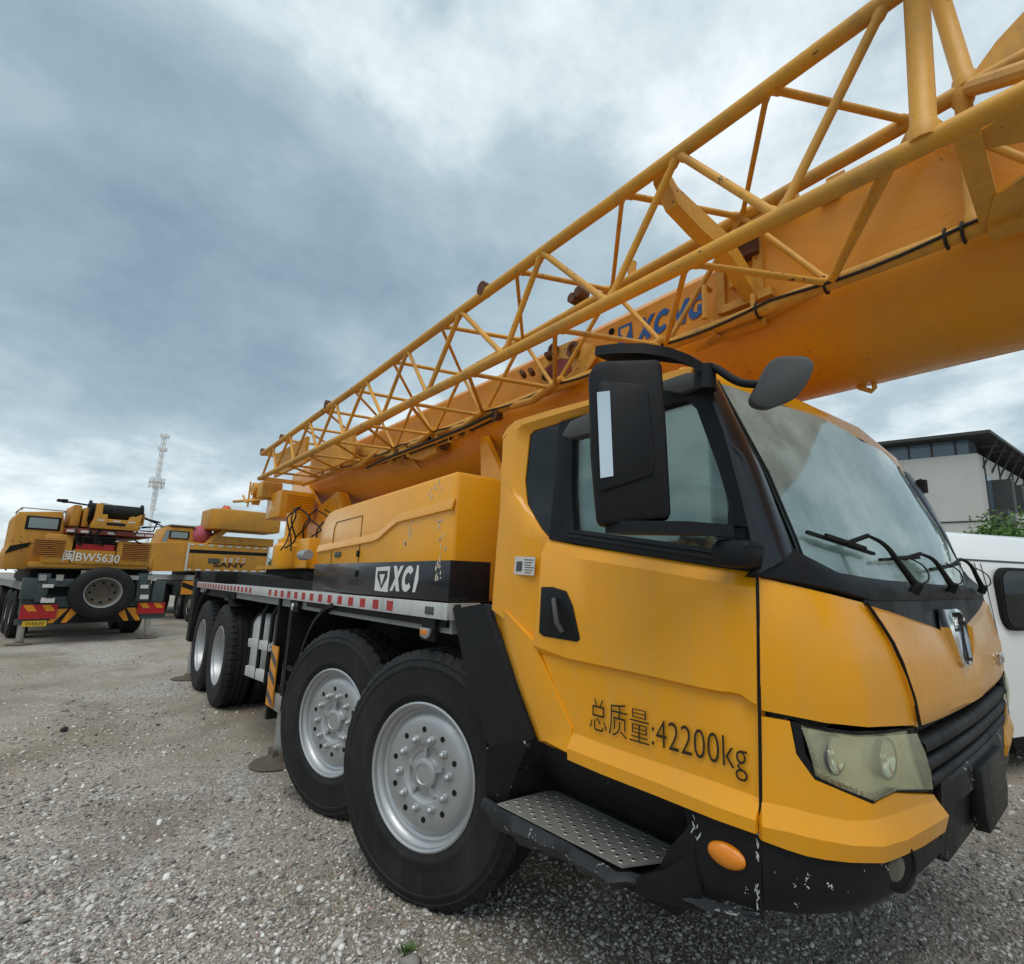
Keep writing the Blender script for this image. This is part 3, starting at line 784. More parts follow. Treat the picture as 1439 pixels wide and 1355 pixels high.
# front-view mirror over the windscreen
ym=-.02
b=MB(); b.prism([aY(u,v,ym) for u,v in ((1083,506),(1098,499),(1136,499),(1147,510),(1138,535),(1120,560),(1080,575),(1060,570),(1055,560))],(-.05,.07,.02),bev=.012); fm=b.build('front_mirror','grey_plastic',K,ang=40)
b=MB(); b.tube(smooth([aY(992,515,-.0),aY(1005,516,-.01),aY(1030,534,-.0),aY(1048,540,.01),aY(1072,540,.03)]),.013,10); b.build('front_mirror_arm','black',fm)
# ------------------------------------------------------------------ wheels
TR=.6125; ZC=TR-.02
AX=[-2.64,-3.93,-7.80,-9.04]
def tyre_prof():
    return [(.335,.030),(.352,.016),(.372,.010),(.378,.004),(.395,.000),(.402,.003),(.47,-.004),(.52,-.001),(.524,-.005),(.536,-.004),(.540,.001),(.560,.008),(.566,.005),(.580,.014),(.597,.030),(.6125,.040),(.6125,.085),(.598,.088),(.598,.100),(.6125,.103),(.6125,.140),(.598,.143),(.598,.157),(.6125,.160),(.6125,.197),(.598,.200),(.598,.212),(.6125,.215),(.6125,.262),(.59,.28),(.56,.296),(.50,.308),(.45,.312),(.36,.30),(.335,.28)]
def make_wheel(name_root,x,steer,c_y=0.,parent=None,recess=.0,lug=False,lab=None):
    ctr=V((x,.16+c_y,ZC)); rot=Matrix.Rotation(steer,4,'Z')
    b=MB()
    def mod(j,k):
        if 13<=j<=16 or 27<=j<=30: return -.024 if (k%5==0) else (-.006 if k%5==2 else 0.)
        if lug and 16<j<27: return -.020 if ((k+j//2)%5==0) else 0.
        if 16<j<27 and j in (19,20,23,24): return -.006 if k%7==0 else 0.
        return 0.
    b.lathe([(r,h) for r,h in tyre_prof()],V((0,-.16,0)),(0,1,0),240 if not lug else 200,mod)
    # wheel mesh = disc with hub
    d=MB(); R0=recess
    prof=[(.350,.022),(.352,.012),(.343,.008),(.334,.014),(.331,.03),(.322,.036),(.314,.045),(.310,.062+R0),(.296,.070+R0),(.285,.060+R0),(.270,.047+R0),(.250,.040+R0),(.215,.038+R0),(.150,.040+R0),(.140,.042+R0),(.134,.046+R0),(.128,.050+R0),(.110,.052+R0),(.106,.060+R0),(.082,.060+R0),(.077,.050+R0),(.074,.037+R0),(.066,.033+R0),(.050,.031+R0),(.046,.035+R0),(.0001,.035+R0)]
    d.lathe([(r,h) for r,h in prof],V((0,-.16,0)),(0,1,0),64)
    for k in range(5):
        t=2*PI*k/5+.3; a=V((math.cos(t),0,math.sin(t))); p=V((0,-.16+.050+R0,0)); d.beam(p+a*.070,p+a*.124,.016,.024,up=(0,1,0))
    wh=d
    for bb in (b,wh): bmesh.ops.transform(bb.bm,matrix=Matrix.Translation(ctr)@rot,verts=bb.bm.verts[:])
    w=wh.build('wheel','silver',parent,40)
    if lab: w['label']=lab
    b.build('tyre','rubber',w,40)
    n=MB()
    for k in range(10):
        t=2*PI*(k+.15)/10; c=V((.168*math.cos(t),-.16+.038+R0,.168*math.sin(t)))
        n.lathe([(.023,.002),(.022,-.007),(.0165,-.010),(.0165,-.022),(.012,-.027),(.006,-.031),(.0001,-.032)],c,(0,1,0),12)
    bmesh.ops.transform(n.bm,matrix=Matrix.Translation(ctr)@rot,verts=n.bm.verts[:]); split_build(n,'lug_nut','silver',w,30)
    h=MB()
    for k in range(10):
        t=2*PI*(k+.62)/10; c=V((.212*math.cos(t),-.16+.0375+R0,.212*math.sin(t)))
        h.lathe([(.0145,.001),(.0145,-.001),(.0001,-.001)],c,(0,1,0),14)
    bmesh.ops.transform(h.bm,matrix=Matrix.Translation(ctr)@rot,verts=h.bm.verts[:]); split_build(h,'dark_vent_disc','chassis',w,30)  # flat black discs paint the shade inside the hand holes
    return w
S1,S2=R(18.2),R(16.3)
def far_copy(w,x,steer_delta):
    # the same wheel turned round on the other side
    c=copy_tree(w,K); ww=w.matrix_basis.to_translation()
    c.rotation_euler=(0,0,PI+steer_delta)
    return c
w1=make_wheel('w',AX[0],S1,parent=K,lab='front wheel turned outward with polished silver disc')
w2=make_wheel('w',AX[1],S2,parent=K,lug=True)
w3=make_wheel('w',AX[2],0,parent=K,recess=.10); w4=make_wheel('w',AX[3],0,parent=K,recess=.10)
for w,x,st in ((w1,AX[0],S1),(w2,AX[1],S2),(w3,AX[2],0),(w4,AX[3],0)):
    c=copy_tree(w,K); base=V((x,.16,ZC))-ORG[K]; off_=w.location-base
    if 'label' in c: del c['label']
    ang=PI; rr=Matrix.Rotation(ang,4,'Z')
    nb=V((x,2.34,ZC))-ORG[K]; c.location=nb+(Matrix.Rotation(PI,3,'Z')@(Matrix.Rotation(2*st,3,'Z')@off_ if False else off_)); c.rotation_euler=(0,0,PI)
for x in AX[2:]:                                    # inner tyres of the rear pairs
    b=MB(); b.lathe(tyre_prof(),V((x,.35,ZC)),(0,1,0),64); b.build('inner_tyre','rubber',K,40)
for x,s in zip(AX,(S1,S2,0,0)):
    b=MB(); b.tube([(x,.2,ZC),(x,2.3,ZC)],.07,12); b.lathe([(.0001,-.25),(.2,-.15),(.24,0),(.2,.15),(.0001,.25)],(x,1.25,ZC),(0,1,0),16); b.lathe([(.22,-.02),(.22,.1)],(x,.36,ZC),(0,1,0),20,capends=True); b.build('axle','chassis',K)
# ------------------------------------------------------------------ frame, deck
b=MB(); b.span((-10.1,.72,.80),(-.9,.92,1.30)); b.span((-10.1,1.58,.80),(-.9,1.78,1.30)); b.span((-10.1,.92,1.22),(-2.4,1.58,1.30)); b.span((-10.0,.92,.8),(-9.7,1.58,1.22)); b.span((-2.4,.92,.75),(-2.0,1.58,1.22)); b.span((-6.9,.92,.62),(-5.0,1.58,1.22)); b.build('chassis_frame','chassis',K)
b=MB(); b.span((-10.1,.012,1.405),(-2.42,2.488,1.440)); b.span((-10.1,.05,1.30),(-2.42,2.45,1.405)) ; b.build('deck','deckgrey',K)
for m in (0,1):
    b=MB(); b.span((-10.12,0,1.372),(-2.40,.022,1.456),.003)
    b.span((-2.415,.022,1.372),(-2.395,.20,1.456))
    if m: b.mirror()
    rail=b.build('deck_edge_rail','white_metal',K)
    b=MB(); w=MB()
    x=-2.62
    segs=[]
    x=-3.02
    while x>-10.0:
        if not(-6.35<x<-5.8):
            b.span((x-.085,-.0012,1.385),(x,.0,1.442)) if not m else b.span((x-.085,2.5,1.385),(x,2.5012,1.442))
        x-=.205 if x>-5.9 else .19
    split_build(b,'reflective_tape','red',rail)
b=MB(); b.span((-2.62,-.006,1.392),(-2.53,.0,1.432),.002); b.build('side_marker','grey_plastic',K)
lampo=[]
for x,z in ((-2.60,1.30),(-4.93,1.318)):
    b=MB(); b.span((x-.07,.01,z-.045),(x+.07,.03,z+.07)); br=b.build('lamp_bracket','chassis',K)
    if x>-3:
        b=MB(); b.prism([V((x+dx,-.012,z+dz)) for dx,dz in ((-.05,.02),(.05,.02),(.045,-.02),(.02,-.034),(-.045,-.026))],(0,.02,0),bev=.004); b.build('lamp_rim','silver',br)
        b=MB(); b.prism([V((x+dx,-.016,z+dz)) for dx,dz in ((-.038,.012),(.036,.012),(.030,-.014),(-.034,-.016))],(0,.008,0),bev=.002); b.build('side_marker_lamp','amber',br)
    else:
        b=MB(); b.lathe([(.032,.01),(.032,-.012),(.02,-.02),(.0001,-.022)],(x,.0,z),(0,1,0),16); b.build('work_lamp','chrome',br)
# mudguard arches
def arch(xc,r0,a0,a1,w,y,name='mudguard'):
    pts=[(xc+r0*math.cos(t),ZC+r0*math.sin(t)) for t in [lerp(a0,a1,i/18) for i in range(19)]]
    rows=[[V((x,yy,z)) for x,z in pts] for yy in (y,y+.02,y+w)]
    b=MB(); b.grid([[V((x,y-.0,z)) for x,z in pts],[V((x,y+w,z)) for x,z in pts]]); 
    pts2=[(xc+(r0-.03)*math.cos(t),ZC+(r0-.03)*math.sin(t)) for t in [lerp(a0,a1,i/18) for i in range(19)]]
    b.grid([[V((x,y,z)) for x,z in pts],[V((x,y,z)) for x,z in pts2]]); b.grid([[V((x,y,z)) for x,z in pts2],[V((x,y+w,z)) for x,z in pts2]])
    return b
for m in (0,1):
    for xc,r0,a0,a1 in ((AX[1],.80,R(95),R(190)),(AX[2],.74,R(55),R(95)),(AX[3],.76,R(90),R(165))):
        b=arch(xc,r0,a0,a1,.30,.0)
        if m: b.mirror()
        b.build('mudguard','chassis',K,50)
    for sp_ in (((-9.3,.03,1.28),(-7.4,.5,1.372)),((-4.7,.03,1.33),(-2.45,.6,1.372)),((-4.75,.62,.6),(-2.2,.66,1.33))):
        b=MB(); b.span(*sp_)
        if m: b.mirror()
        b.build('wheel_box','chassis',K)
# fender behind the front wheel
for m in (0,1):
    rr=[]
    A=[(626,848),(638,941),(657,1002),(667,1042)]; B=[(637,856),(651,925),(665,981),(690,1051)]; C=[(682,848),(703,910),(725,978),(746,1039)]
    rows=siderows([A,B,C],[.05,-.004,-.006],1)
    rows=[resample(r,10) for r in rows]
    for p in rows[0]: p.y=.06
    if m: rows=mir(rows)
    sheet(rows,'fender','black',K,.03,(.3,.9 if not m else -.9,0))
    b=MB()
    z1,z2=.875,.66
    b.prism([V((x,y,z1)) for x,y in ((-2.10,.06),(-1.97,-.012),(-1.70,-.012),(-1.60,.06),(-1.60,.30),(-2.10,.30))],(0,0,-.015))
    f0=[aY(u,v,-.012) for u,v in ((662,1044),(689,1053),(745,1041))]; g0=[aY(u,v,-.012) for u,v in ((677,1147),(701,1137),(770,1112))]
    rows=[[V((-2.12,.08,.86)),V((-1.985,-.012,.868)),V((-1.70,-.010,.962)),V((-1.62,.02,.958)),V((-1.60,.24,.955))],
          [V((-2.10,.08,.74)),V((-1.98,-.012,.74)),V((-1.84,.05,.80)),V((-1.80,.20,.80)),V((-1.78,.25,.80))],
          [V((-2.06,.06,.60)),V((-1.96,-.014,.62)),V((-1.89,.04,.68)),V((-1.84,.20,.685)),V((-1.80,.25,.685))]]
    if m: rows=mir(rows)
    sheet(rows,'fender_box','black_chip',K,.02,(0,.9 if not m else -.9,0))
# skirt and step
for m in (0,1):
    f=(lambda r:mir(r)) if m else (lambda r:r)
    s=-1 if m else 1
    # recessed wall behind the step
    rows=[[V((-1.80,.02,.965)),V((-1.4,.03,.955)),V((-.98,.03,.95))],[V((-1.82,.245,.70)),V((-1.4,.245,.695)),V((-1.02,.245,.69))],[V((-1.82,.245,.55)),V((-1.4,.245,.55)),V((-1.02,.245,.55))]]
    sheet(f(rows),'step_recess','black_chip',K,.02,(0,s*.9,0))
    # panel right of the step (to the seam)
    px=[[(985,1136),(1025,1152),(1067,1171)],[(962,1168),(1020,1200),(1068,1215)],[(940,1192),(1010,1230),(1069,1250)],[(922,1222),(1000,1262),(1070,1285)]]
    rows=siderows(px,[.004,.0,.0,.012],3)
    sk=sheet(f(rows),'skirt','black_chip',K,.03,(0,s*.9,0))
    rows=[[V((-1.10,.245,.70)),V((-1.03,.12,.82)),V((-.93,.004,.945))],[V((-1.15,-.02,.69)),V((-1.05,-.012,.745)),V((-.95,-.004,.83))],[V((-1.15,-.026,.652)),V((-1.05,-.018,.668)),V((-.93,-.006,.69))]]
    sheet(f(rows),'step_end','black_chip',K,.02,(.3,s*.5,-.5),ang=50)
    # tread plate
    z=.685
    corners=[aZ(702,1135,z),aZ(891,1214,z),aZ(939,1188,z),aZ(770,1111,z)]
    corners=[V((-1.86,-.03,z)),V((-1.22,-.005,z)),V((-1.10,.225,z)),V((-1.83,.24,z))]
    b=MB(); b.prism([V((p.x,p.y if not m else 2.5-p.y,p.z)) for p in corners],(0,0,.006)); tr=b.build('step','steel',K)
    b=MB()
    for i in range(15):
        for j in range(5):
            u=(i+.6)/15.4; v=(j+.55+(.5 if i%2 else 0))/5.8
            if v>.97: continue
            p=corners[0].lerp(corners[1],u).lerp(corners[3].lerp(corners[2],u),v); p.y=p.y if not m else 2.5-p.y
            b.lathe([(.012,.0055),(.0098,.0082),(.0078,.0082),(.0072,.0065),(.0001,.0065)],p,(0,0,1),10)
    b.build('tread_dimples','steel',tr)
    b=MB()
    for i in range(15):
        for j in range(5):
            u=(i+.6)/15.4; v=(j+.55+(.5 if i%2 else 0))/5.8
            if v>.97: continue
            p=corners[0].lerp(corners[1],u).lerp(corners[3].lerp(corners[2],u),v); p.y=p.y if not m else 2.5-p.y
            b.lathe([(.0076,.0074),(.0001,.0076)],p,(0,0,1),8)
    b.build('dark_tread_discs','chassis',tr)  # black discs stand in for the darkness inside the tread holes
    # dented lower lip
    top=[];mid=[];low=[]
    n=40
    for i in range(n):
        t=i/(n-1); x=lerp(-1.97,-.760,t)
        w=.010*math.sin(19*t)+.007*math.sin(47*t+1)+.004*math.sin(90*t)
        zt_=lerp(.676,.676,t) if x<-1.2 else lerp(.676,.74,(x+1.2)/.45)
        yo=-.03 if x<-1.2 else -.004
        zb=tab(x,[(-2.0,.625),(-1.89,.575),(-1.6,.60),(-1.36,.612),(-1.1,.655),(-.99,.672),(-.76,.742)])
        top.append(V((x,yo+w*.3,zt_))); mid.append(V((x,yo-.014+w,lerp(zt_,zb,.4)))); low.append(V((x,yo+.02+w*.6,zb+w*.5)))
    rows=[top,mid,low]
    if m: rows=mir(rows)
    sheet(rows,'step_lip','lip',K,.015,(0,s*.9,.2),ang=50)
    b=MB(); b.span((-1.9,.05,.60),(-1.05,.3,.66)); 
    if m: b.mirror()
    b.build('step_frame','chassis',K)
    if not m:
        rs=random.Random(5); b=MB()
        for (u,v,n_,su,sv) in ((977,1168,6,2,8),(1065,1195,5,1.5,10),(1065,1255,5,1.5,14)):
            for k_ in range(n_):
                p=aY(u+rs.gauss(0,su),v+rs.gauss(0,sv),-.0012); a0=rs.uniform(1.0,2.2); w_=rs.uniform(.0008,.003); h_=rs.uniform(.005,.018)
                b.prism([p+V((math.cos(a0)*h_*math.cos(t)-math.sin(a0)*w_*math.sin(t)*rs.uniform(.5,1.2),0,math.sin(a0)*h_*math.cos(t)*rs.uniform(.6,1.1)+math.cos(a0)*w_*math.sin(t))) for t in [2*PI*i/7 for i in range(7)]],(0,-.0006,0))
        b.build('paint_scuff','white_metal',sk)
    p=aY(1021,1202,-.004)
    if m: p.y=2.5-p.y
    b=MB(); b.lathe([(.047,.006),(.050,-.002),(.047,-.008),(.040,-.013),(.022,-.018),(.0001,-.019)],V((0,0,0)),(0,s,0),28)
    for v in b.bm.verts: v.co=V((v.co.x*1.15,v.co.y,v.co.z*.62))+p
    b.build('side_indicator','amber',sk)
# ------------------------------------------------------------------ tank, outrigger between the axles
for m in (0,1):
    def fin(b):
        if m: b.mirror()
        return b
    b=MB(); b.span((-7.02,.15,.46),(-6.40,.75,1.14),.10); tk=fin(b).build('fuel_tank','white_metal',K,50)
    b=MB()
    for x in (-6.86,): 
        b.tube([(x,.14,.5),(x,.15,1.08),(x,.2,1.15),(x,.5,1.18)],.014,6)
    split_build(fin(b),'tank_strap','chassis',tk)
    b=MB(); b.prism([aY(u,v,.045) for u,v in ((349,897),(378,902),(377,916),(348,909))],(0,.05,0),bev=.008); b.prism([aY(u,v,.045) for u,v in ((345,935),(373,944),(371,960),(343,949))],(0,.05,0),bev=.008); split_build(fin(b),'ladder_step','white_metal',K)
    b=MB()
    for x in (-6.1,-5.75): b.tube([(x,.06,.55),(x,.06,1.2),(x,.10,1.29),(x,.2,1.31)],.02,8)
    split_build(fin(b),'handrail','chassis',K)
    b=MB(); b.span((-5.52,.03,.30),(-5.46,.8,1.37)); b.span((-5.14,.03,.45),(-5.06,.8,1.37)); b.span((-5.50,.5,.5),(-5.06,.7,1.3))
    b.span((-5.48,.035,.58),(-5.1,.06,.62)); b.span((-5.2,.035,.78),(-4.9,.06,.82)); b.span((-5.2,.035,.66),(-4.9,.06,.69)); fin(b).build('outrigger_box','chassis',K)
    b=MB(); b.span((-5.44,.0,.44),(-5.25,.012,.95)); hz=fin(b).build('hazard_board','stripe_orange',K)
    b=MB()
    for zz in (.52,.70,.85): b.prism([V((-5.44,-.002 if not m else .0,zz)),V((-5.25,-.002 if not m else .0,zz-.08)),V((-5.25,-.002 if not m else .0,zz-.02)),V((-5.44,-.002 if not m else .0,zz+.06))],(0,.001,0))
    split_build(fin(b),'hazard_stripe','grey_plastic',hz)
    b=MB(); b.tube([(-5.20,.10,.08),(-5.20,.10,.80)],.055,14); b.span((-5.32,.02,.42),(-5.08,.18,.56),.01); jk=fin(b).build('outrigger_jack','steel',K)
    b=MB(); b.lathe([(.0001,.0),(.21,.0),(.22,.012),(.21,.022),(.10,.03),(.075,.075),(.0001,.08)],(-5.16,.08,0.0),(0,0,1),26); b.span((-5.26,.02,.02),(-5.10,.05,.12)); b.span((-5.26,.12,.02),(-5.10,.15,.12)); fin(b).build('jack_foot','foot',jk)
    b=MB(); b.tube([(-10.0,.10,.08),(-10.0,.10,1.2)],.06,14); jk=fin(b).build('outrigger_jack','steel',K)
    b=MB(); b.lathe([(.0001,.0),(.24,.0),(.25,.015),(.10,.03),(.075,.075),(.0001,.08)],(-10.0,.10,0.0),(0,0,1),22); fin(b).build('jack_foot','foot',jk)
    b=MB(); b.span((-10.18,-.01,.55),(-9.92,.22,1.50),.015); b.span((-10.3,.0,1.30),(-10.15,.3,1.62)); b.tube([(-10.15,.3,1.45),(-10.15,2.2,1.45)],.08,8); fin(b).build('rear_outrigger_post','chassis',K)
b=MB(); b.span((-10.2,.25,.55),(-10.0,2.25,.85)); b.build('rear_beam','stripe_orange',K)
b=MB(); b.span((-10.15,.05,1.44),(-8.9,2.45,1.62),.02); b.prism([(-8.9,.3,1.44),(-8.9,.3,1.62),(-5.0,.3,1.50),(-5.0,.3,1.44)],(0,1.9,0)); b.build('outrigger_beam_cover','chassis',K)
# ------------------------------------------------------------------ engine cover
SEL=[(632,850),(440,826),(443,795),(452,735),(457,722),(470,714),(641,660)]
def cover():
    x1=-2.465; x0=-4.63
    top=lambda x: lerp(2.118,2.170,(x+4.33)/1.87) if x>-4.33 else 2.10
    outl=[(x1,1.458),(x1,top(x1)),(-4.33,2.115),(-4.44,2.10),(-4.53,2.055),(-4.585,1.99),(x0,1.76),(x0,1.458)]
    b=MB(); b.prism([V((x,.045,z)) for x,z in outl],(0,.62,0),bev=.03); cv=b.build('engine_cover','yellow',K,45)
    b=MB(); b.span((x0-.003,.040,1.462),(x1+.004,.30,1.678),.004); 
    band=b.build('black_band','pillar',cv)
    # raised styling band
    zz=[(-4.60,1.775),(-3.42,1.822),(-3.14,1.925),(x1,1.955)]
    rows=[[V((x,.0445,z+.056)) for x,z in zz],[V((x,.030,z+.006)) for x,z in zz],[V((x,.030,z+.0)) for x,z in zz],[V((x,.0445,z-.006)) for x,z in zz]]
    rows=[resample(r,24) for r in rows]
    sheet(rows,'styling_band','yellow',cv,.01,(0,.9,0),ang=20)
    b=MB(); 
    fr=[(-4.27,1.48),(-4.27,1.95),(-4.23,2.0),(-3.72,2.015),(-3.72,1.48)]
    b.tube([V((x,.0455,z)) for x,z in fr],.0045,4); b.build('hatch_seam','chassis',cv)
    b=MB(); b.span((-4.19,.036,1.725),(-4.07,.046,1.765),.004); b.build('hatch_latch','grey_plastic',cv)
    b=MB()
    for z in (1.60,1.74): b.span((-3.74,.030,z-.02),(-3.71,.044,z+.025),.003)
    split_build(b,'hatch_hinge','black',cv)
    # lettering: badge, X C and a sliver of the worn M
    y=.0385
    def P_(u,v): p=aY(u,v,y); return p
    b=MB()
    o=[(532,794),(557,792),(556,830),(530,830)]; i=[(537,800),(552,799),(551,812),(544,824),(536,812)]
    oo=[P_(*q) for q in o]
    bx=[(-3.395,1.495),(-3.395,1.645),(-3.185,1.650),(-3.195,1.49)]
    b.prism([V((x,y,z)) for x,z in bx],(0,.002,0),bev=0); lt=b.build('badge_plate','letter_white',cv)
    b=MB(); b.prism([V((x,y-.001,z)) for x,z in ((-3.365,1.62),(-3.365,1.58),(-3.29,1.508),(-3.215,1.58),(-3.215,1.623))],(0,.001,0)); bb=b.build('badge_mark','pillar',lt)
    b=MB(); b.prism([V((x,y-.002,z)) for x,z in ((-3.33,1.60),(-3.25,1.60),(-3.29,1.53))],(0,.001,0)); b.build('badge_triangle','letter_white',bb)
    block_letters('XC','cover_lettering','letter_white',cv,-3.15,-2.865,1.499,1.652,y,slant=.25)
    b=MB(); b.prism([V((x,y-.001,z)) for x,z in ((-2.862,1.50),(-2.83,1.50),(-2.80,1.575),(-2.805,1.655),(-2.825,1.655))],(0,.001,0)); b.build('worn_letter','letter_white',cv)
    # scratches of bare primer
    rnd=random.Random(3); b=MB()
    for (cx,cz,n) in ((-2.95,1.86,10),(-2.60,1.86,9),(-2.72,2.06,7),(-2.58,1.60,10),(-3.02,1.80,6),(-2.55,1.72,6),(-2.66,2.10,4)):
        for k in range(n):
            x=cx+rnd.gauss(0,.02); z=cz+rnd.gauss(0,.045); w=rnd.uniform(.003,.010); h=rnd.uniform(.006,.022)
            yy=.0440-.0012 if z>1.69 else .0385; 
            if 1.93<z<2.03: continue
            b.prism([V((x+w*math.cos(t)*rnd.uniform(.6,1.2),yy,z+h*math.sin(t)*rnd.uniform(.5,1.2))) for t in [2*PI*i/7 for i in range(7)]],(0,.001,0))
    b.build('paint_scuffs','scuff',cv)
cover()
b=MB(); b.span((-3.6,.8,1.44),(-2.5,2.3,2.05),.03); b.build('engine_housing','chassis',K)
# ------------------------------------------------------------------ slewing platform
b=MB(); b.lathe([(.72,1.44),(.72,1.50),(.80,1.50),(.80,1.62),(.70,1.62),(.70,1.66)],(-6.2,1.25,0),(0,0,1),72,mod=lambda j,k:-.04 if (j in(2,3) and k%2) else 0,capends=True); b.build('slewing_ring','chassis',K,20)
b=MB(); b.prism([V((x,y,1.66)) for x,y in ((-8.9,.55),(-5.3,.45),(-5.0,.75),(-5.0,1.75),(-5.3,2.05),(-8.9,1.95))],(0,0,.05)); tp=b.build('slewing_platform','yellow',K)
b=MB(); b.span((-8.6,.62,1.50),(-5.2,1.9,1.655)); b.build('platform_base','chassis',K)
b=MB()
for y in (.86,1.60):
    b.prism([V((x,y,z)) for x,z in ((-8.6,1.71),(-5.75,1.71),(-5.95,1.95),(-6.55,2.58),(-6.75,2.62),(-7.3,2.5),(-8.3,3.1),(-8.7,3.1))],(0,.04,0))
b.prism([V((x,.84,z)) for x,z in ((-6.72,2.62),(-6.6,2.62),(-5.75,1.74),(-5.9,1.71))],(0,.12,0))
b.build('platform_frame','yellow',K)
# slewing drive, control box, hoses
b=MB(); b.lathe([(.20,1.66),(.22,1.70),(.22,1.92),(.18,1.96),(.18,2.0),(.12,2.03),(.12,2.32),(.0001,2.33)],(-6.85,.48,0),(0,0,1),26); b.span((-6.6,.42,1.66),(-6.15,.85,2.0),.02); b.build('slewing_motor','yellow',K,30)
b=MB()
rnd=random.Random(5)
for k in range(8):
    x=-6.75+rnd.uniform(0,.5); y=.35+rnd.uniform(0,.4); pts=[V((x,y,2.36))]
    for i in range(4): pts.append(V((x+rnd.uniform(-.16,.16),y+rnd.uniform(-.12,.12),2.28-.14*i+rnd.uniform(-.03,.03))))
    b.tube(smooth(pts,3),.009,6)
split_build(b,'hydraulic_hose','hose',K)
b=MB(); xb=-7.32; b.span((-7.98,.38,2.32),(xb,.80,2.67),.02); cb_=b.build('control_box','yellow',K)
b=MB()
for k in range(9): z=2.33+.035*k; b.tube([(xb+.004,.46,z),(xb+.004,.80,z)],.006,5)
split_build(b,'cooling_rib','yellow',cb_)
b=MB(); b.lathe([(.05,-.11),(.055,-.10),(.055,.10),(.05,.11)],(-6.0,.36,1.80),(1,0,0),16,capends=True); b.build('air_filter','silver',K)
# winch/hook tackle hanging at the jib tip
b=MB(); b.span((-8.05,.25,2.60),(-7.75,.5,2.82),.02); b.tube([(-8.3,.15,2.66),(-8.1,.15,2.55),(-7.8,.3,2.58)],.015,6); b.tube([(-8.6,.1,2.60),(-8.0,.25,2.58)],.02,6); b.lathe([(.09,-.04),(.09,.04)],(-8.1,.25,2.74),(0,1,0),14,capends=True); b.lathe([(.07,-.04),(.07,.04)],(-8.15,.28,2.60),(0,1,0),14,capends=True); b.tube([(-8.2,.2,2.85),(-8.2,.2,2.5)],.012,6); b.build('hook_tackle','yellow_old',K)
b=MB(); b.prism([V((x,1.80,z)) for x,z in ((-7.1,1.72),(-7.1,2.85),(-6.95,3.0),(-5.9,3.0),(-5.55,2.3),(-5.6,1.72))],(0,.72,0),bev=.04); oc=b.build('operator_cab','yellow',K)
b=MB(); b.span((-6.9,2.519,2.2),(-6.0,2.53,2.85)); b.build('cab_window','darkglass',oc)
# ------------------------------------------------------------------ boom
YB0,YB1=.85,1.65
def bsec(x,zt,zc,r=.40,zb=None):
    p=[]; yc=1.25
    p.append(V((x,YB0,zt-.05))); p.append(V((x,YB0+.04,zt-.0)));p.append(V((x,YB1-.04,zt)));p.append(V((x,YB1,zt-.05)))
    for i in range(25):
        t=PI*i/24; p.append(V((x,yc+r*math.cos(t),zc-r*math.sin(t))))
    return p
b=MB()
secs=[bsec(-8.7,3.15,3.05),bsec(-7.9,3.2,3.0),bsec(-7.35,3.22,2.96),bsec(-6.8,3.22,2.90),bsec(-3.0,3.22,2.90),bsec(-1.9,3.24,2.95),bsec(-1.22,3.26,2.965)]
b.grid(secs,closed=True); b.bm.faces.new([v for v in b.bm.verts][0:29]); b.build('boom','boompaint',K,30,recalc=True)
b=MB(); g=[bsec(-1.22,3.42,2.965,.408),bsec(-1.19,3.42,2.965,.408),bsec(5.2,3.42,2.965,.408)]
b.grid(g,closed=True); n=len(b.bm.verts); vs=[v for v in b.bm.verts]; b.bm.faces.new(vs[-29:]); b.bm.faces.new(vs[:29][::-1]); bm2=b.build('boom_front_section','boompaint',K,30,recalc=True)
# collar and stiffening plates
b=MB(); b.span((-1.30,.825,2.95),(-1.255,.85,3.34)); b.span((-1.10,.825,2.95),(-1.05,.85,3.36)); b.span((-1.26,.80,2.93),(-1.0,.85,2.97)); b.span((-1.30,.80,3.36),(-.86,.842,3.40)); b.span((-1.22,.80,3.05),(-1.14,.842,3.3),.01)
b.tube([(-1.32,.80,3.08),(-1.32,.74,3.08),(-1.32,.74,2.9)],.015,6)
b.build('jib_bracket','yellow_old',K)
b=MB(); b.prism([V((-1.45,.842,2.80)),V((-1.28,.80,2.84)),V((-.98,.80,2.88)),V((-.80,.842,2.87)),V((-1.1,.842,2.83))],(0,.02,0)); b.span((-1.28,.78,2.80),(-1.05,.85,2.84)); b.tube([(-1.27,.79,2.80),(-1.27,.73,2.80),(-1.27,.73,2.87)],.012,6); b.tube([(-1.06,.79,2.84),(-1.06,.73,2.84),(-1.06,.73,2.92)],.012,6); b.build('lower_bracket','yellow_old',K)
b=MB()
for x in (-1.16,-1.10): b.tube([(x,.83,3.28),(x,.74,3.28)],.022,10)
b.span((-1.2,.79,3.18),(-1.06,.85,3.33)); b.build('locking_pin','rust',K)
# curved stop arm
path=[V((-1.22,.24,3.36)),V((-1.20,.30,3.26)),V((-1.17,.44,3.20)),V((-1.12,.60,3.12)),V((-1.10,.80,2.98))]
b=MB(); rr=[]
for i,p in enumerate(path):
    w=.034; h=(.026,.042,.052,.050,.045)[i]; rr.append([p+V((-w,0,h)),p+V((w,0,h)),p+V((w,0,-h)),p+V((-w,0,-h))])
b.grid(rr,closed=True); vs=[v for v in b.bm.verts]; b.bm.faces.new(vs[:4]); b.bm.faces.new(vs[-4:][::-1]); b.build('stop_arm','yellow_old',K,recalc=True)
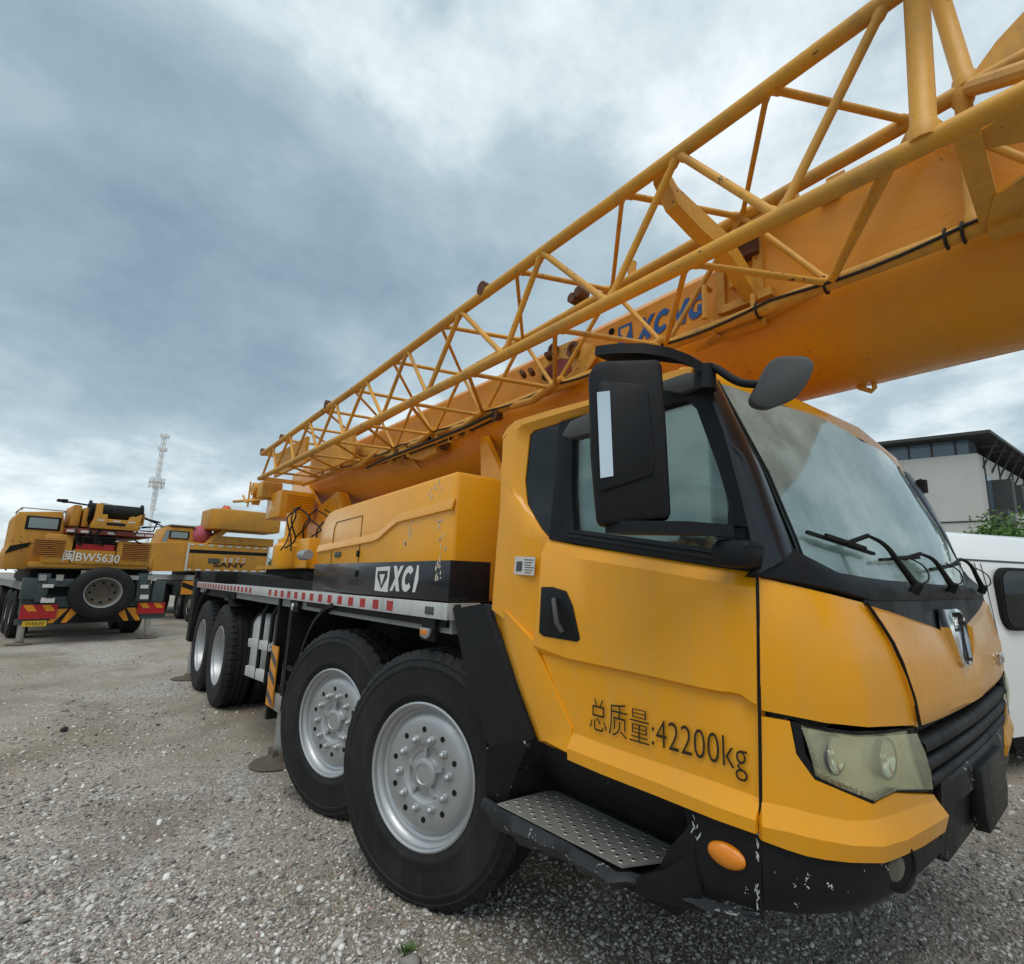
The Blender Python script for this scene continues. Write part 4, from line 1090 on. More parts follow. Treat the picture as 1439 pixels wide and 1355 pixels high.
# plates on the boom side
b=MB(); b.prism([V((x,.845,z)) for x,z in ((-.765,3.28),(-.735,3.40),(-.66,3.40),(-.685,3.285))],(0,-.012,0)); pl=b.build('bolted_plate','yellow_old',K)
b=MB(); 
for x,z in ((-.715,3.31),(-.70,3.36)): b.lathe([(.012,0),(.012,-.02),(.0001,-.02)],(x,.833,z),(0,1,0),8)
b.build('plate_bolt','yellow_old',pl)
b=MB(); b.tube([(-.9,.848,2.99),(5.1,.848,2.99)],.006,4); b.build('weld_line','yellow_old',bm2)
b=MB(); b.lathe([(.022,-.004),(.022,.002),(.0001,.002)],(-2.05,.8465,3.13),(0,1,0),12); b.build('inspection_hole','chassis',K)
# XCMG on the boom
def PB(u,v): return aY(u,v,.846)
p0=PB(897,478);p1=PB(993,446); 
block_letters('XCMG','boom_lettering','blue',K,p0.x,p1.x,p0.z-.012,p0.z+.128,.846)
b=MB(); q=PB(869,484); 
b.prism([V((q.x,.8455,3.015)),V((q.x,.8455,3.135)),V((q.x+.105,.8455,3.135)),V((q.x+.115,.8455,3.015))],(0,-.0015,0)); bl_=b.build('boom_badge','blue',K)
b=MB(); b.prism([V((q.x+.02,.843,3.115)),V((q.x+.02,.843,3.09)),V((q.x+.055,.843,3.03)),V((q.x+.09,.843,3.09)),V((q.x+.09,.843,3.115))],(0,-.001,0)); b.build('badge_field','yellow',bl_)
# hydraulic bracket group beside the boom, red sheave plate
def PJ(u,v,y): return aY(u,v,y)
b=MB(); b.prism([PJ(u,v,.72) for u,v in ((503,626),(574,629),(575,643),(505,640))],(0,.11,0),bev=.015); b.prism([PJ(u,v,.74) for u,v in ((486,630),(503,625),(506,640),(490,646))],(0,.08,0),bev=.01); jc=b.build('jib_cylinder','yellow_old',K)
b=MB(); b.prism([PJ(u,v,.74) for u,v in ((575,618),(612,606),(612,636),(592,646),(575,645))],(0,.10,0),bev=.006); b.build('cylinder_bracket','yellow_old',jc)
b=MB(); b.prism([PJ(u,v,.78) for u,v in ((614,608),(621,606),(621,630),(614,632))],(0,.06,0)); b.build('dark_clamp','rust',jc)
b=MB(); b.prism([PJ(u,v,.84) for u,v in ((500,642),(520,646),(592,659),(578,646))],(0,.02,0)); b.build('guide_wedge','yellow_old',jc)
rnd=random.Random(11)
for k in range(14):
    x=lerp(-4.9,-3.1,rnd.random()); b=MB(); r=rnd.uniform(.02,.045); b.lathe([(r,-.03),(r*.8,.03)],(x,.74,rnd.uniform(2.71,2.81)),(0,1,0),12,capends=True); b.build('clamp_fitting','rust' if k%4==0 else 'yellow_old',jc)
for k in range(4):
    b=MB(); yk=.66+.035*k; b.tube(smooth([(-5.3,yk,2.70+.02*k),(-4.9,yk,2.73),(-3.5,yk,2.74),(-3.1,yk+.05,2.80)]),.012,6); b.build('hydraulic_pipe','yellow_old' if k%2 else 'hose',jc)
c=PJ(803,497,.80)
b=MB(); b.prism([PJ(u,v,.80) for u,v in ((755,520),(775,490),(800,480),(832,483),(838,500),(822,525),(795,545),(765,545))],(0,.02,0),bev=.004); sp=b.build('sheave_plate','yellow_old',K)
b=MB(); b.prism([PJ(u,v,.795) for u,v in ((762,520),(788,503),(800,505),(803,520),(792,530),(768,532))],(0,.006,0)); b.build('sheave_guard','redbrown',sp)
b=MB()
for u,v,r in ((807,492,.055),(778,492,.04),(768,530,.03)): b.lathe([(r,.0),(r,-.02),(r*.6,-.02),(r*.6,.0)],PJ(u,v,.79),(0,1,0),18); 
split_build(b,'sheave','rust',sp)
b=MB()
for u,v in ((778,485),(768,498),(745,520),(733,523)): b.tube([PJ(u,v,.72),PJ(u+4,v+6,.79)],.02,7)
split_build(b,'sheave_pin','rust',sp)
# stay plate under the boom near the cab
b=MB(); b.prism([PJ(u,v,.84) for u,v in ((675,615),(681,612),(693,640),(706,668),(706,690),(676,690))],(0,.05,0)); b.build('boom_rest_plate','yellow',K)
b=MB(); b.span((-2.38,.80,1.44),(-2.28,1.70,2.55)); b.build('boom_rest','yellow',K)
# hanger hook under the boom
h=V((-.30,1.25,2.55))
hk=[aY(u,v,1.30) for u,v in ((1195,516),(1196,530),(1208,545),(1225,550),(1229,545),(1228,537))]
b=MB(); b.tube(hk,.012,8); b.tube([aY(1212,527,1.30),aY(1213,546,1.30)],.014,8); b.tube([aY(1195,530,1.3),aY(1222,524,1.3)],.010,6); b.build('rope_hanger','yellow_old',K)
# ------------------------------------------------------------------ lattice jib
Y0,Y1=.20,.7435; ZB=2.835
def zA(x): return tab(x,[(-7.7,3.17),(-4.5,3.245),(-2.8,3.305),(-1.0,3.36),(-.2,3.392),(3,3.40)])
def zBt(x): return ZB if x>-6 else ZB-.0
ch=[]
for nm,f,r in (('upper',lambda x:V((x,Y0,zA(x))),.030),('upper',lambda x:V((x,Y1,zA(x)-.0)),.030),('lower',lambda x:V((x,Y0,ZB)),.030),('lower',lambda x:V((x,Y1,ZB)),.030)):
    xs=[-7.72,-6,-4.5,-2.8,-1.0,-.2,1.2,2.6]; b=MB(); b.tube([f(x) for x in xs],r,14); ch.append(b)
jib=ch[0].build('lattice_jib','yellow_old',K,60); jib['label']='lattice jib of pale yellow tubes'
for c_ in ch[1:]: c_.build('jib_chord','yellow_old',jib,60)
AN=[-.316,-1.093,-1.972,-2.79,-3.54,-4.31,-5.03,-5.80,-6.49,-7.2]
BN=[.07,-.687,-1.484,-2.287,-3.18,-3.91,-4.73,-5.46,-6.24,-6.958,-7.6]
def fA(x): return V((x,Y0,zA(x)))
def fC(x): return V((x,Y1,zA(x)))
def fB(x): return V((x,Y0,ZB))
def fD(x): return V((x,Y1,ZB))
def brace(p,q,r,name='jib_brace'):
    b=MB(); p=V(p);q=V(q); L_=(q-p).length; b.tube([p,p.lerp(q,.045/L_),p.lerp(q,.058/L_),q.lerp(p,.058/L_),q.lerp(p,.045/L_),q],r,12,rads=[r*1.28,r*1.28,r,r,r*1.28,r*1.28]); return b.build(name,'yellow_old',jib,60)
for i,x in enumerate(AN):
    r=.0165 if i<4 else .014
    brace(fA(x),fB(BN[i+1]),r)
    if i>0: brace(fA(x),fB(BN[i]),r)
# far side lattice (C-D), top (A-C), bottom (B-D)
CN=[-.36,-1.10,-1.956,-2.828,-3.65,-4.5,-5.25,-6.0,-6.7,-7.3]
DN=[.05,-.72,-1.567,-2.458,-3.291,-4.073,-4.85,-5.6,-6.35,-7.0]
for i,x in enumerate(CN):
    brace(fC(x),fD(DN[i]),.014)
    if i+1<len(DN): brace(fC(x),fD(DN[i+1]),.014)
ACs=[-.70,-1.40,-2.20,-3.05,-3.8,-4.6,-5.35,-6.1,-6.8]
for i,x in enumerate(ACs):
    xc=CN[i]; brace(fA(x),fC(-.385 if i==0 else xc),.015)
    if i+1<len(CN): brace(fA(x),fC(CN[i+1]),.012)
BDs=[-.353,-1.064,-1.85,-2.66,-3.45,-4.25,-5.0,-5.75,-6.5,-7.1]
for i,x in enumerate(BDs):
    if i: brace(fB(x),fD(DN[i] if i<len(DN) else x),.014)
    if i+1<len(DN): brace(fB(x),fD(DN[i+1]),.013)
brace(fB(-.353),fD(-.72),.0165)
# stout posts at the jib root
brace(fA(-.235)+V((0,0,.03)),fB(-.262),.034,'jib_post'); brace(aY(1309,-40,Y1),fC(-.205),.032,'jib_post'); brace(fC(-.22),fD(-.235),.028,'jib_post')
b=MB(); b.beam(fB(-.17),fD(-.19),.06,.05); b.build('jib_post','yellow_old',jib)
b=MB(); b.tube([fC(-.205),fB(-.02).lerp(fC(-.02),.5)],.03,10); b.build('jib_post','yellow_old',jib)
# root plates
b=MB(); b.prism([aY(u,v,Y1) for u,v in ((1364,108),(1400,58),(1439,16),(1500,-50),(1560,-90),(1560,60),(1439,108),(1385,128),(1368,118))],(0,.012,0)); b.build('root_plate','yellow_old',jib)
b=MB(); b.prism([aZ(u,v,ZB) for u,v in ((1366,192),(1439,145),(1520,95),(1520,185),(1439,200),(1376,211))],(0,0,.01)); b.prism([aZ(u,v,ZB-.03) for u,v in ((1396,277),(1439,249),(1520,200),(1520,280),(1439,309),(1384,327))],(0,0,.01)); b.build('root_plate','yellow_old',jib)
b=MB(); b.span((-.2,Y1-.04,ZB-.05),(2.5,Y1+.05,ZB+.04)); b.build('root_beam','yellow_old',jib)
# tip frame
b=MB()
for y in (Y0,Y1):
    b.beam((-7.68,y,ZB),(-7.68,y,3.17),.05,.05)
b.beam((-7.68,Y0,ZB),(-7.68,Y1,ZB),.05,.05); b.beam((-7.68,Y0,3.17),(-7.68,Y1,3.17),.05,.05); b.span((-7.45,.30,2.83),(-6.2,.33,3.14)); b.span((-7.0,.60,2.83),(-5.6,.63,3.16)); b.build('tip_frame','yellow_old',jib)
b=MB()
for x in (-7.75,-6.85): b.lathe([(.05,-.02),(.05,.02)],(x,Y0,zA(x)+.03),(0,1,0),12,capends=True)
for x in (-2.52,-5.25): b.lathe([(.045,-.03),(.045,.03)],(x,Y0,zA(x)+.03),(0,1,0),12,capends=True)
for x,z in ((-2.28,3.40),(-2.22,3.42)): b.lathe([(.035,-.04),(.035,.04)],(x,Y1,z),(0,1,0),12,capends=True)
split_build(b,'rope_guide','rust',jib)
b=MB(); b.tube([(-1.80,Y1,3.34),(-1.80,Y1,3.44)],.025,8,rads=[.02,.03]); b.build('hose_guide','yellow_old',jib)
# cable along the lower inner chord
b=MB(); pts=[]
for i in range(60):
    x=lerp(-6.2,-.15,i/59); s=abs(math.sin(i*.43)); pts.append(V((x,Y1-.034,ZB+.012-.030*s)))
b.tube(pts,.007,6); 
for x in (-1.04,-.74,-.32,-.27): b.tube([V((x,Y1+.036*math.cos(t),ZB+.036*math.sin(t))) for t in [2*PI*i/14 for i in range(15)]],.006,5)
b.build('cable','hose',jib)
for i,(x0,x1) in enumerate(((-2.05,-1.55),(-2.9,-2.35),(-3.75,-3.2),(-4.5,-4.0),(-5.9,-5.2))):
    b=MB(); b.tube([V((x0,Y1-.01,ZB-.02)),V(((x0+x1)/2,Y1-.05,ZB-.055)),V((x1,Y1-.03,ZB+.03))],.026,8); b.build('jib_sleeve','yellow_old',jib,60)
# ================================================================== background cranes
def from_px(o,u,v,xl):
    """picture point on the plane local x = xl of a thing turned about z"""
    Mx=Matrix.Translation(o.location)@Matrix.Rotation(o.rotation_euler.z,4,'Z'); n=(Mx.to_3x3()@V((1,0,0))); p0=Mx@V((xl,0,0))
    d=ray(u,v); t=(p0-CP).dot(n)/d.dot(n); return Mx.inverted()@(CP+d*t)
def small_wheel(parent,x,y,r=.55,out=1,w=.3):
    b=MB(); b.lathe([(r*.57,0),(r*.66,.04*1),(r*.9,.045),(r,.0),(r,-w+.04),(r*.9,-w),(r*.5,-w)],(x,y,r),(0,out,0),36,mod=lambda j,k:-.02 if j in(3,4) and k%2 else 0,capends=True)
    t=b.build('wheel','rubber',parent,30)
    b=MB(); b.lathe([(r*.58,.01),(r*.55,-.02),(r*.5,-.06),(r*.3,-.07),(r*.28,.0),(r*.16,.02),(.0001,.02)],(x,y,r),(0,out,0),24); b.build('rim','steel',t,30)
    return t
# ---- the crane with the spare wheel
M['darkmetal2']=paint('dark_edge_trim',(.05,.04,.02),.6,.0,.3)
c1=root('truck_crane',(-16.4,-.99,0),'yellow truck crane seen from the rear with a spare wheel and number BW5630','crane','cranes parked in the yard',rz=PI+R(7))
def q1(u,v,x=0.): p=from_px(c1,u,v,x); return p
b=MB(); b.span((.3,-.5,.75),(9,.5,1.25)); b.span((.0,-1.2,.62),(.25,1.2,1.30)); b.build('chassis_frame','darkgreen',c1)
b=MB(); b.span((.4,-1.22,1.22),(9.5,1.22,1.30)); b.span((.3,1.2,1.15),(9.5,1.235,1.32)); b.build('deck','deckgrey',c1)
for x in (1.9,3.2,6.6,7.9):
    for s in (1,-1): small_wheel(c1,x,s*1.18,.55,s)
for x in (1.9,3.2):
    b=MB(); b.tube([(x,-1.0,.55),(x,1.0,.55)],.1,10); b.build('axle','chassis',c1)
sp=q1(145,833,-.28); 
b=MB(); r=.585
b.lathe([(.33,.0),(.34,-.02),(.42,-.03),(.52,-.02),(r,.03),(r,.25),(.52,.3),(.33,.3)],V((-.28,sp.y,sp.z)),(1,0,0),48,mod=lambda j,k:-.012 if j in(4,5) and k%2 else 0); sw=b.build('spare_wheel','rubber',c1,35)
b=MB(); b.lathe([(.335,-.005),(.345,-.02),(.325,-.015),(.31,.02),(.30,.10),(.28,.12),(.15,.13),(.13,.17),(.0001,.17)][:6],V((-.28,sp.y,sp.z)),(1,0,0),36); b.build('spare_rim','steel',sw)
b=MB(); b.lathe([(.29,.10),(.28,.12),(.16,.13),(.14,.17),(.0001,.17)],V((-.28,sp.y,sp.z)),(1,0,0),36); b.build('wheel_disc','foot',sw)
b=MB(); 
for k in range(8): t=2*PI*k/8; b.lathe([(.03,-.003),(.0001,-.003)],V((-.28+.122,sp.y+.22*math.cos(t),sp.z+.22*math.sin(t))),(1,0,0),10)
split_build(b,'rim_hole','chassis',sw)
for (ua,va,ub,vb,nm) in ((30,850,78,869,'tail_lamp'),(194,847,230,862,'tail_lamp')):
    a=q1(ua,va,-.05);c=q1(ub,vb,-.05)
    y0,y1=min(a.y,c.y),max(a.y,c.y); z0,z1=min(a.z,c.z),max(a.z,c.z)
    b=MB(); b.span((-.06,y0,z0),(.02,y1,z1)); tlm=b.build(nm,'red',c1)
    b=MB(); w=(y1-y0)/4
    for k in range(2): yy=y0+w*(k*2+.2); b.prism([V((-.064,yy,lerp(z0,z1,.52))),V((-.064,yy+w,lerp(z0,z1,.52))),V((-.064,yy+w*1.6,z1-.01)),V((-.064,yy+w*.6,z1-.01))],(.004,0,0))
    split_build(b,'orange_stripe','stripe_orange',tlm)
    b=MB(); b.span((-.02,y0-.05,z0-.12),(.1,y1+.05,z0)); b.build('lamp_bracket','darkgreen',c1)
a=q1(30,881,-.03);c=q1(66,872,-.03)
b=MB(); b.span((-.04,min(a.y,c.y),min(a.z,c.z)),(-.02,max(a.y,c.y),max(a.z,c.z))); npl=b.build('number_plate','plate_yellow',c1)
ym,yM_=min(a.y,c.y),max(a.y,c.y); zm=min(a.z,c.z); hh=abs(a.z-c.z)
text_mesh('W5630','plate_lettering','letter_black',npl,(-.041,yM_-.04,zm+hh*.2),(-.041,ym+.04,zm+hh*.2),hh*.6,(-1,0,0),extrude=.002)
b=MB(); a=q1(78,868);c=q1(194,840)
b.prism([V((-.02,sp.y+.75,.42)),V((-.02,sp.y-.75,.42)),V((-.02,sp.y-.95,.78)),V((-.02,sp.y+.95,.78))],(.05,0,0)); bb_=b.build('rear_board','chassis',c1)
b=MB()
for s in (1,-1):
    for k in range(2): y=sp.y+s*(.50+.22*k); b.prism([V((-.03,y,.44)),V((-.03,y+s*.09,.44)),V((-.03,y+s*.27-s*.3,.74)),V((-.03,y-s*.21,.74))],(.008,0,0))
split_build(b,'hazard_stripe','stripe_orange',bb_)
for (u0,u1,v0,v1) in ((55,64,806,846),(33,48,812,842),(195,207,806,845),(216,228,816,846)):
    a=q1(u0,v0,-.02);c=q1(u1,v1,-.02); b=MB(); b.span((-.1,min(a.y,c.y),min(a.z,c.z)),(.15,max(a.y,c.y),max(a.z,c.z)),.01); b.build('outrigger_housing','darkgreen',c1)
for (u0,u1,v0,v1) in ((58,76,840,847),(60,75,821,826),(197,208,836,842),(198,208,822,827)):
    a=q1(u0,v0,-.13);c=q1(u1,v1,-.13); b=MB(); b.span((-.14,min(a.y,c.y),min(a.z,c.z)),(-.12,max(a.y,c.y),max(a.z,c.z))); b.build('reflector','white',c1)
for u,v0,v1,uf in ((31,875,905,26),(207,862,895,207)):
    a=q1(u,v0,.05); c=q1(uf,v1,.05); b=MB(); b.tube([(0.05,a.y,a.z),(.05,c.y,.06)],.06,10); jk=b.build('outrigger_jack','steel',c1)
    b=MB(); b.lathe([(.0001,0),(.2,0),(.21,.02),(.08,.05),(.06,.09),(.0001,.09)],(.05,c.y,0),(0,0,1),18); b.build('jack_foot','foot',jk)
a=q1(70,823,.0);b=MB(); b.span((.0,-1.0,.98),(.3,1.05,1.30),.03); b.build('rear_beam','darkgreen',c1)
a=q1(68,806,.0);c=q1(103,820,.0); b=MB(); b.span((-.12,c.y,1.22),(.0,a.y,1.40),.02); b.build('tool_box','darkgreen',c1)
b=MB(); b.span((.5,-1.0,1.26),(3.6,1.12,1.72)); b.build('slewing_void_block','chassis',c1)  # black block added to paint the dark void below the superstructure
# superstructure
zl_=q1(100,800).z; 
bodyL=q1(34,775).y; bodyR=q1(213,775).y; zb0=q1(120,799).z; zb1=q1(120,753).z
b=MB()
nL=q1(101,775).y; nR=q1(164,775).y
b.span((0,nL,zb0+.10),(3.2,bodyL-.30,zb1),.03); b.span((0,bodyR,zb0+.10),(3.2,nR,zb1-.08),.03); b.span((.05,bodyR+.01,zb0),(3.2,bodyL-.12,zb0+.12),.02); b.span((.30,nR-.01,zb0+.1),(3.0,nL+.01,zb1-.25)); body1=b.build('superstructure','yellow_far',c1)
b=MB(); b.span((.0,nR+.02,zb0+.11),(.1,nL-.02,zb0+.42)); b.build('number_panel','yellow_far',body1)
b=MB(); b.span((.12,nR+.03,zb1-.36),(.3,nL-.03,zb1-.02)); b.build('recess','chassis',body1)
b=MB(); b.span((.02,nR+.05,zb0+.42),(.05,nL-.05,zb0+.56)); b.build('red_panel','red',body1)
for (u0,u1,v0,v1) in ((49,88,756,783),(174,208,763,788)):
    a=q1(u0,v0,-.0);c=q1(u1,v1,-.0); y0,y1=min(a.y,c.y),max(a.y,c.y);z0,z1=min(a.z,c.z),max(a.z,c.z)
    b=MB(); b.span((-.006,y0,z0),(.0,y1,z1)); vt=b.build('louvre_recess','redbrown',body1)
    b=MB(); n=9
    for k in range(n): z=lerp(z0,z1,(k+.5)/n); b.prism([V((-.008,y0,z+.010)),V((-.040,y0,z-.002)),V((-.040,y0,z-.008)),V((-.008,y0,z+.002))],(0,y1-y0,0))
    split_build(b,'louvre','yellow_far',vt)
a=q1(87,787,-.012);c=q1(167,791,-.012)
text_mesh('闽BW5630','fleet_number','letter_white',body1,(-.012,a.y,a.z-.02),(-.012,c.y,a.z-.05),.245,(-1,0,0),extrude=.004,bold=.012)
b=MB(); cwz=q1(150,752,-.1).z; b.span((-.12,q1(215,760,-.1).y,cwz),(2.8,q1(92,760,-.1).y,cwz+.11),.01); plt=b.build('walkway_plate','redbrown',c1)
b=MB()
for u in (92,112,150,190,203): y=q1(u+4,760,-.13).y; b.span((-.125,y-.1,cwz+.02),(-.12,y+.06,cwz+.07))
split_build(b,'reflective_tape','white',plt)
# winch, drum, counterweight
zz=lambda v:q1(160,v,-.2).z
yy=lambda u:q1(u,740,-.2).y
b=MB(); b.prism([V((-.2,yy(128),zz(744))),V((-.2,yy(132),zz(730))),V((-.2,yy(133),zz(709))),V((-.2,yy(140),zz(709))),V((-.2,yy(141),zz(724))),V((-.2,yy(149),zz(724))),V((-.2,yy(149),zz(730))),V((-.2,yy(182),zz(730))),V((-.2,yy(183),zz(724))),V((-.2,yy(190),zz(724))),V((-.2,yy(198),zz(720))),V((-.2,yy(196),zz(744)))],(1.0,0,0),bev=.01); cw=b.build('counterweight','yellow_far',c1)
b=MB(); b.span((-.206,yy(176),zz(739)),(-.2,yy(149),zz(735))); b.build('counterweight_slot','chassis',cw)
b=MB()
for u in (140,163,184): b.span((-.205,yy(u+5),zz(733.5)),(-.2,yy(u-5),zz(731.5)))
split_build(b,'reflective_tape','white',cw)
b=MB(); b.lathe([(.26,-.5),(.26,-.47),(.20,-.46),(.20,.46),(.26,.47),(.26,.5)],V((.25,(yy(142)+yy(186))/2,zz(719))),(0,1,0),28,mod=lambda j,k:0,capends=True); b.build('winch_drum','chassis',c1)
b=MB(); b.tube([(.2,yy(140),zz(709)+.02),(.2,yy(186),zz(709)-.05)],.04,8); b.build('roller','steel',c1)
b=MB(); b.span((.2,yy(115),zz(742)),(1.4,yy(102),zz(712)),.04); b.span((.2,yy(127),zz(742)),(1.6,yy(118),zz(715)),.02); b.span((.1,yy(206),zz(735)),(1.2,yy(196),zz(716)),.03); split_build(b,'boom_foot','yellow_far',c1)
b=MB(); b.prism([V((.6,yy(175),zz(742))),V((.6,yy(120),zz(742))),V((.6,yy(118),zz(722))),V((.6,yy(170),zz(722)))],(11,0,-.1),bev=.03); b.build('boom','yellow_far',c1)
b=MB(); b.tube([(.1,yy(75),zz(709)),(.3,yy(130),zz(711)),(.3,yy(232),zz(727))],.022,6); b.tube([(.1,yy(76),zz(709)),(.1,yy(90),zz(709))],.04,6); b.tube([(.2,yy(205),zz(722)),(.2,yy(235),zz(733)),(.2,yy(205),zz(737))],.03,6); b.tube([(.2,yy(203),zz(742)),(.2,yy(222),zz(742)),(.2,yy(226),zz(728))],.018,6); b.tube([(.2,yy(88),zz(706)),(.2,yy(88),zz(711))],.05,8); b.build('boom_linkage','chassis',c1)
rq=random.Random(4)
for k in range(7):
    u=lerp(100,205,rq.random()); p=q1(u,738+rq.random()*4,-.1); b=MB(); b.tube(smooth([p,p+V((-.06,rq.uniform(-.1,.1),-.12)),p+V((.05,rq.uniform(-.2,.2),-.28)),p+V((.1,rq.uniform(-.2,.2),-.42))]),.018,5); b.build('hose','hose',c1)
for u,v in ((84,812),(120,806),(188,812),(212,812),(70,838),(60,812)):
    p=q1(u,v,-.12); b=MB(); b.box(p,(.06,rq.uniform(.08,.2),rq.uniform(.06,.14))); b.build('fitting','chassis' if u%4 else 'steel',c1)
for v in (798.5,):
    b=MB(); p_=q1(36,v,-.003); r_=q1(211,v+2,-.003); b.tube([p_,r_],.016,4); b.build('lower_edge','darkmetal2',c1)
# operator cab on the left
cz0=q1(60,792,.4).z; cz1=q1(60,719,.4).z; cyl=q1(22,760,.4).y; cyr=q1(90,740,.4).y
b=MB(); b.prism([q1(u,v,.4) for u,v in ((28,719),(88,719),(90,724),(90,765),(50,800),(2,800),(6,778),(14,765),(22,726))],(1.8,.0,0),bev=.03); cab1=b.build('operator_cab','yellow_far',c1)
b=MB(); b.prism([q1(u,v,.385) for u,v in ((6,778),(14,767),(44,762),(40,768))],(.01,0,0)); b.build('cab_trim','chassis',cab1)
def pane(par,u0,v0,u1,v1,x,mat='darkglass',q=q1,nm='window'):
    a=q(u0,v0,x);c=q(u1,v1,x); b=MB(); y0,y1=min(a.y,c.y),max(a.y,c.y);z0,z1=min(a.z,c.z),max(a.z,c.z)
    b.span((x-.02,y0-.05,z0-.04),(x+.005,y1+.05,z1+.04),.012); w=b.build(nm,'chassis',par)
    b=MB(); b.span((x-.024,y0,z0),(x-.02,y1,z1)); b.build('pane',mat,w); return w
M['farpane']=paint('sky_toned_pane',(.20,.26,.27),.12,.6,.1,(.3,.3,.3))  # opaque grey-blue base colour stands in for sky reflected in the glass
pane(cab1,42,727,80,744,.4,'farpane')
b=MB(); xs=[.55,1.2,1.9]; b.span((.55,cyl+.012,cz1-.75),(2.0,cyl+.02,cz1-.15)); b.build('side_window','farpane',cab1)
b=MB()
for x in (.5,1.9): b.tube([(x,cyl,cz1+.06),(x,cyr,cz1+.06)],.015,6)
for y in (cyl,cyr): b.tube([(.5,y,cz1),(.5,y,cz1+.06),(1.9,y,cz1+.06),(1.9,y,cz1)],.015,6)
b.build('roof_rail','steel',cab1)
b=MB(); b.span((6.8,-.8,1.2),(9.4,.8,1.55),.1); b.build('driver_cab','chassis',c1)
# ---- second crane
c2=root('truck_crane',(-22.0,2.75,0),'ochre truck crane numbered 3872 with a red beacon, half hidden behind the big crane','crane','cranes parked in the yard',rz=PI+R(4))
def q2(u,v,x=0.): return from_px(c2,u,v,x)
b=MB(); b.span((-2,-.9,.7),(8,.9,1.3)); b.span((-2.2,-1.25,.75),(-1.6,1.3,1.45)); b.build('chassis_frame','darkgreen',c2)
b=MB(); b.span((-1.6,-1.3,1.42),(9,1.35,1.50)); b.span((-1.6,1.35,1.36),(9,1.40,1.52)); b.build('deck','deckgrey',c2)
for x in (-.3,1.2,5.,6.4):
    for s in (1,-1): small_wheel(c2,x,s*1.25,.58,s)
z0=q2(300,804).z; z1=q2(300,764).z; yl=q2(262,780).y; yr=q2(378,780).y
b=MB(); b.prism([V((0,yl,z0)),V((0,yl,z1)),V((0,yr,z1-.02)),V((0,yr,z0)),],(3,0,0),bev=.04); s2=b.build('superstructure','yellow_far',c2)
b=MB(); b.prism([V((0.02,yl,z0)),V((.02,yl,z1+.02)),V((.7,yl+1.0,z1+.02)),V((2.6,yl+1.2,z1)),V((2.6,yl+1.2,z0-.05)),V((.7,yl+1.0,z0-.03))][:],(0,0,0.0)) if False else b.grid([[V((.02,yl-.02,z0)),V((.5,yl+.75,z0-.02)),V((2.6,yl+1.15,z0-.08))],[V((.02,yl-.02,z1)),V((.5,yl+.75,z1-.05)),V((2.6,yl+1.15,z1-.1))],[V((.2,yl-.4,z1+.03)),V((.8,yl+.4,z1+.03)),V((2.6,yl+.8,z1))]]); b.build('side_cover','yellow_far',s2)
b=MB(); zs=q2(320,777).z; b.span((-.006,yr,zs-.06),(-.001,yl,zs+.06)); b.build('black_stripe','chassis',s2)
b=MB(); 
for v in (768,802):
    za=q2(320,v).z
    n=9
    for k in range(n):
        ya=lerp(yl,yr,(k+.1)/n); b.span((-.008,ya-.16,za-.025),(-.004,ya,za+.025))
b.span((-.008,yl-.06,z0+.02),(-.004,yl-.0,z1)); b.span((-.008,yr+.0,z0+.02),(-.004,yr+.06,z1)); split_build(b,'reflective_tape','white',s2)
a=q2(299,797,-.01);c=q2(345,797,-.01); text_mesh('SANY','maker_lettering','letter_black',s2,(-.01,a.y,a.z),(-.01,c.y,a.z),.17,(-1,0,0),extrude=.004,bold=.03)
a=q2(313,790,-.01);c=q2(344,790,-.01); text_mesh('3872','fleet_number','letter_white',s2,(-.012,a.y,a.z-.01),(-.012,c.y,a.z-.01),.17,(-1,0,0),extrude=.004,spacing=1.5)
a=q2(292,791,-.01); b=MB(); b.span((-.012,a.y-.36,a.z-.02),(-.006,a.y,a.z+.16)); b.build('number_patch','grey_plastic',s2)
b=MB(); b.span((.4,-1.2,1.40),(3.4,1.2,z0+.02)); b.build('slewing_void_block','chassis',c2)  # same black filler for the void under this superstructure
# cab
b=MB(); b.prism([q2(u,v,.6) for u,v in ((234,740),(272,742),(273,765),(264,770),(264,803),(211,800),(214,786),(224,762))],(1.8,0,0),bev=.04); zt2=q2(250,740,.6).z; cab2=b.build('operator_cab','yellow_far',c2)
b=MB(); b.prism([q2(u,v,.59) for u,v in ((234,745),(239,745),(234,762),(226,784),(217,786),(226,764))],(.012,0,0)); b.build('corner_window','farpane',cab2)
pane(cab2,241,747,263,757,.6,'farpane',q2)
b=MB(); b.span((.55,q2(272,760,.6).y,zt2+.02),(2.4,q2(236,760,.6).y,zt2+.06)); b.build('roof_rack','steel',cab2)
b=MB(); b.ball(q2(280,753,.9),.42,2,(1,1.0,.9)); b.build('tarpaulin','tarp',c2)
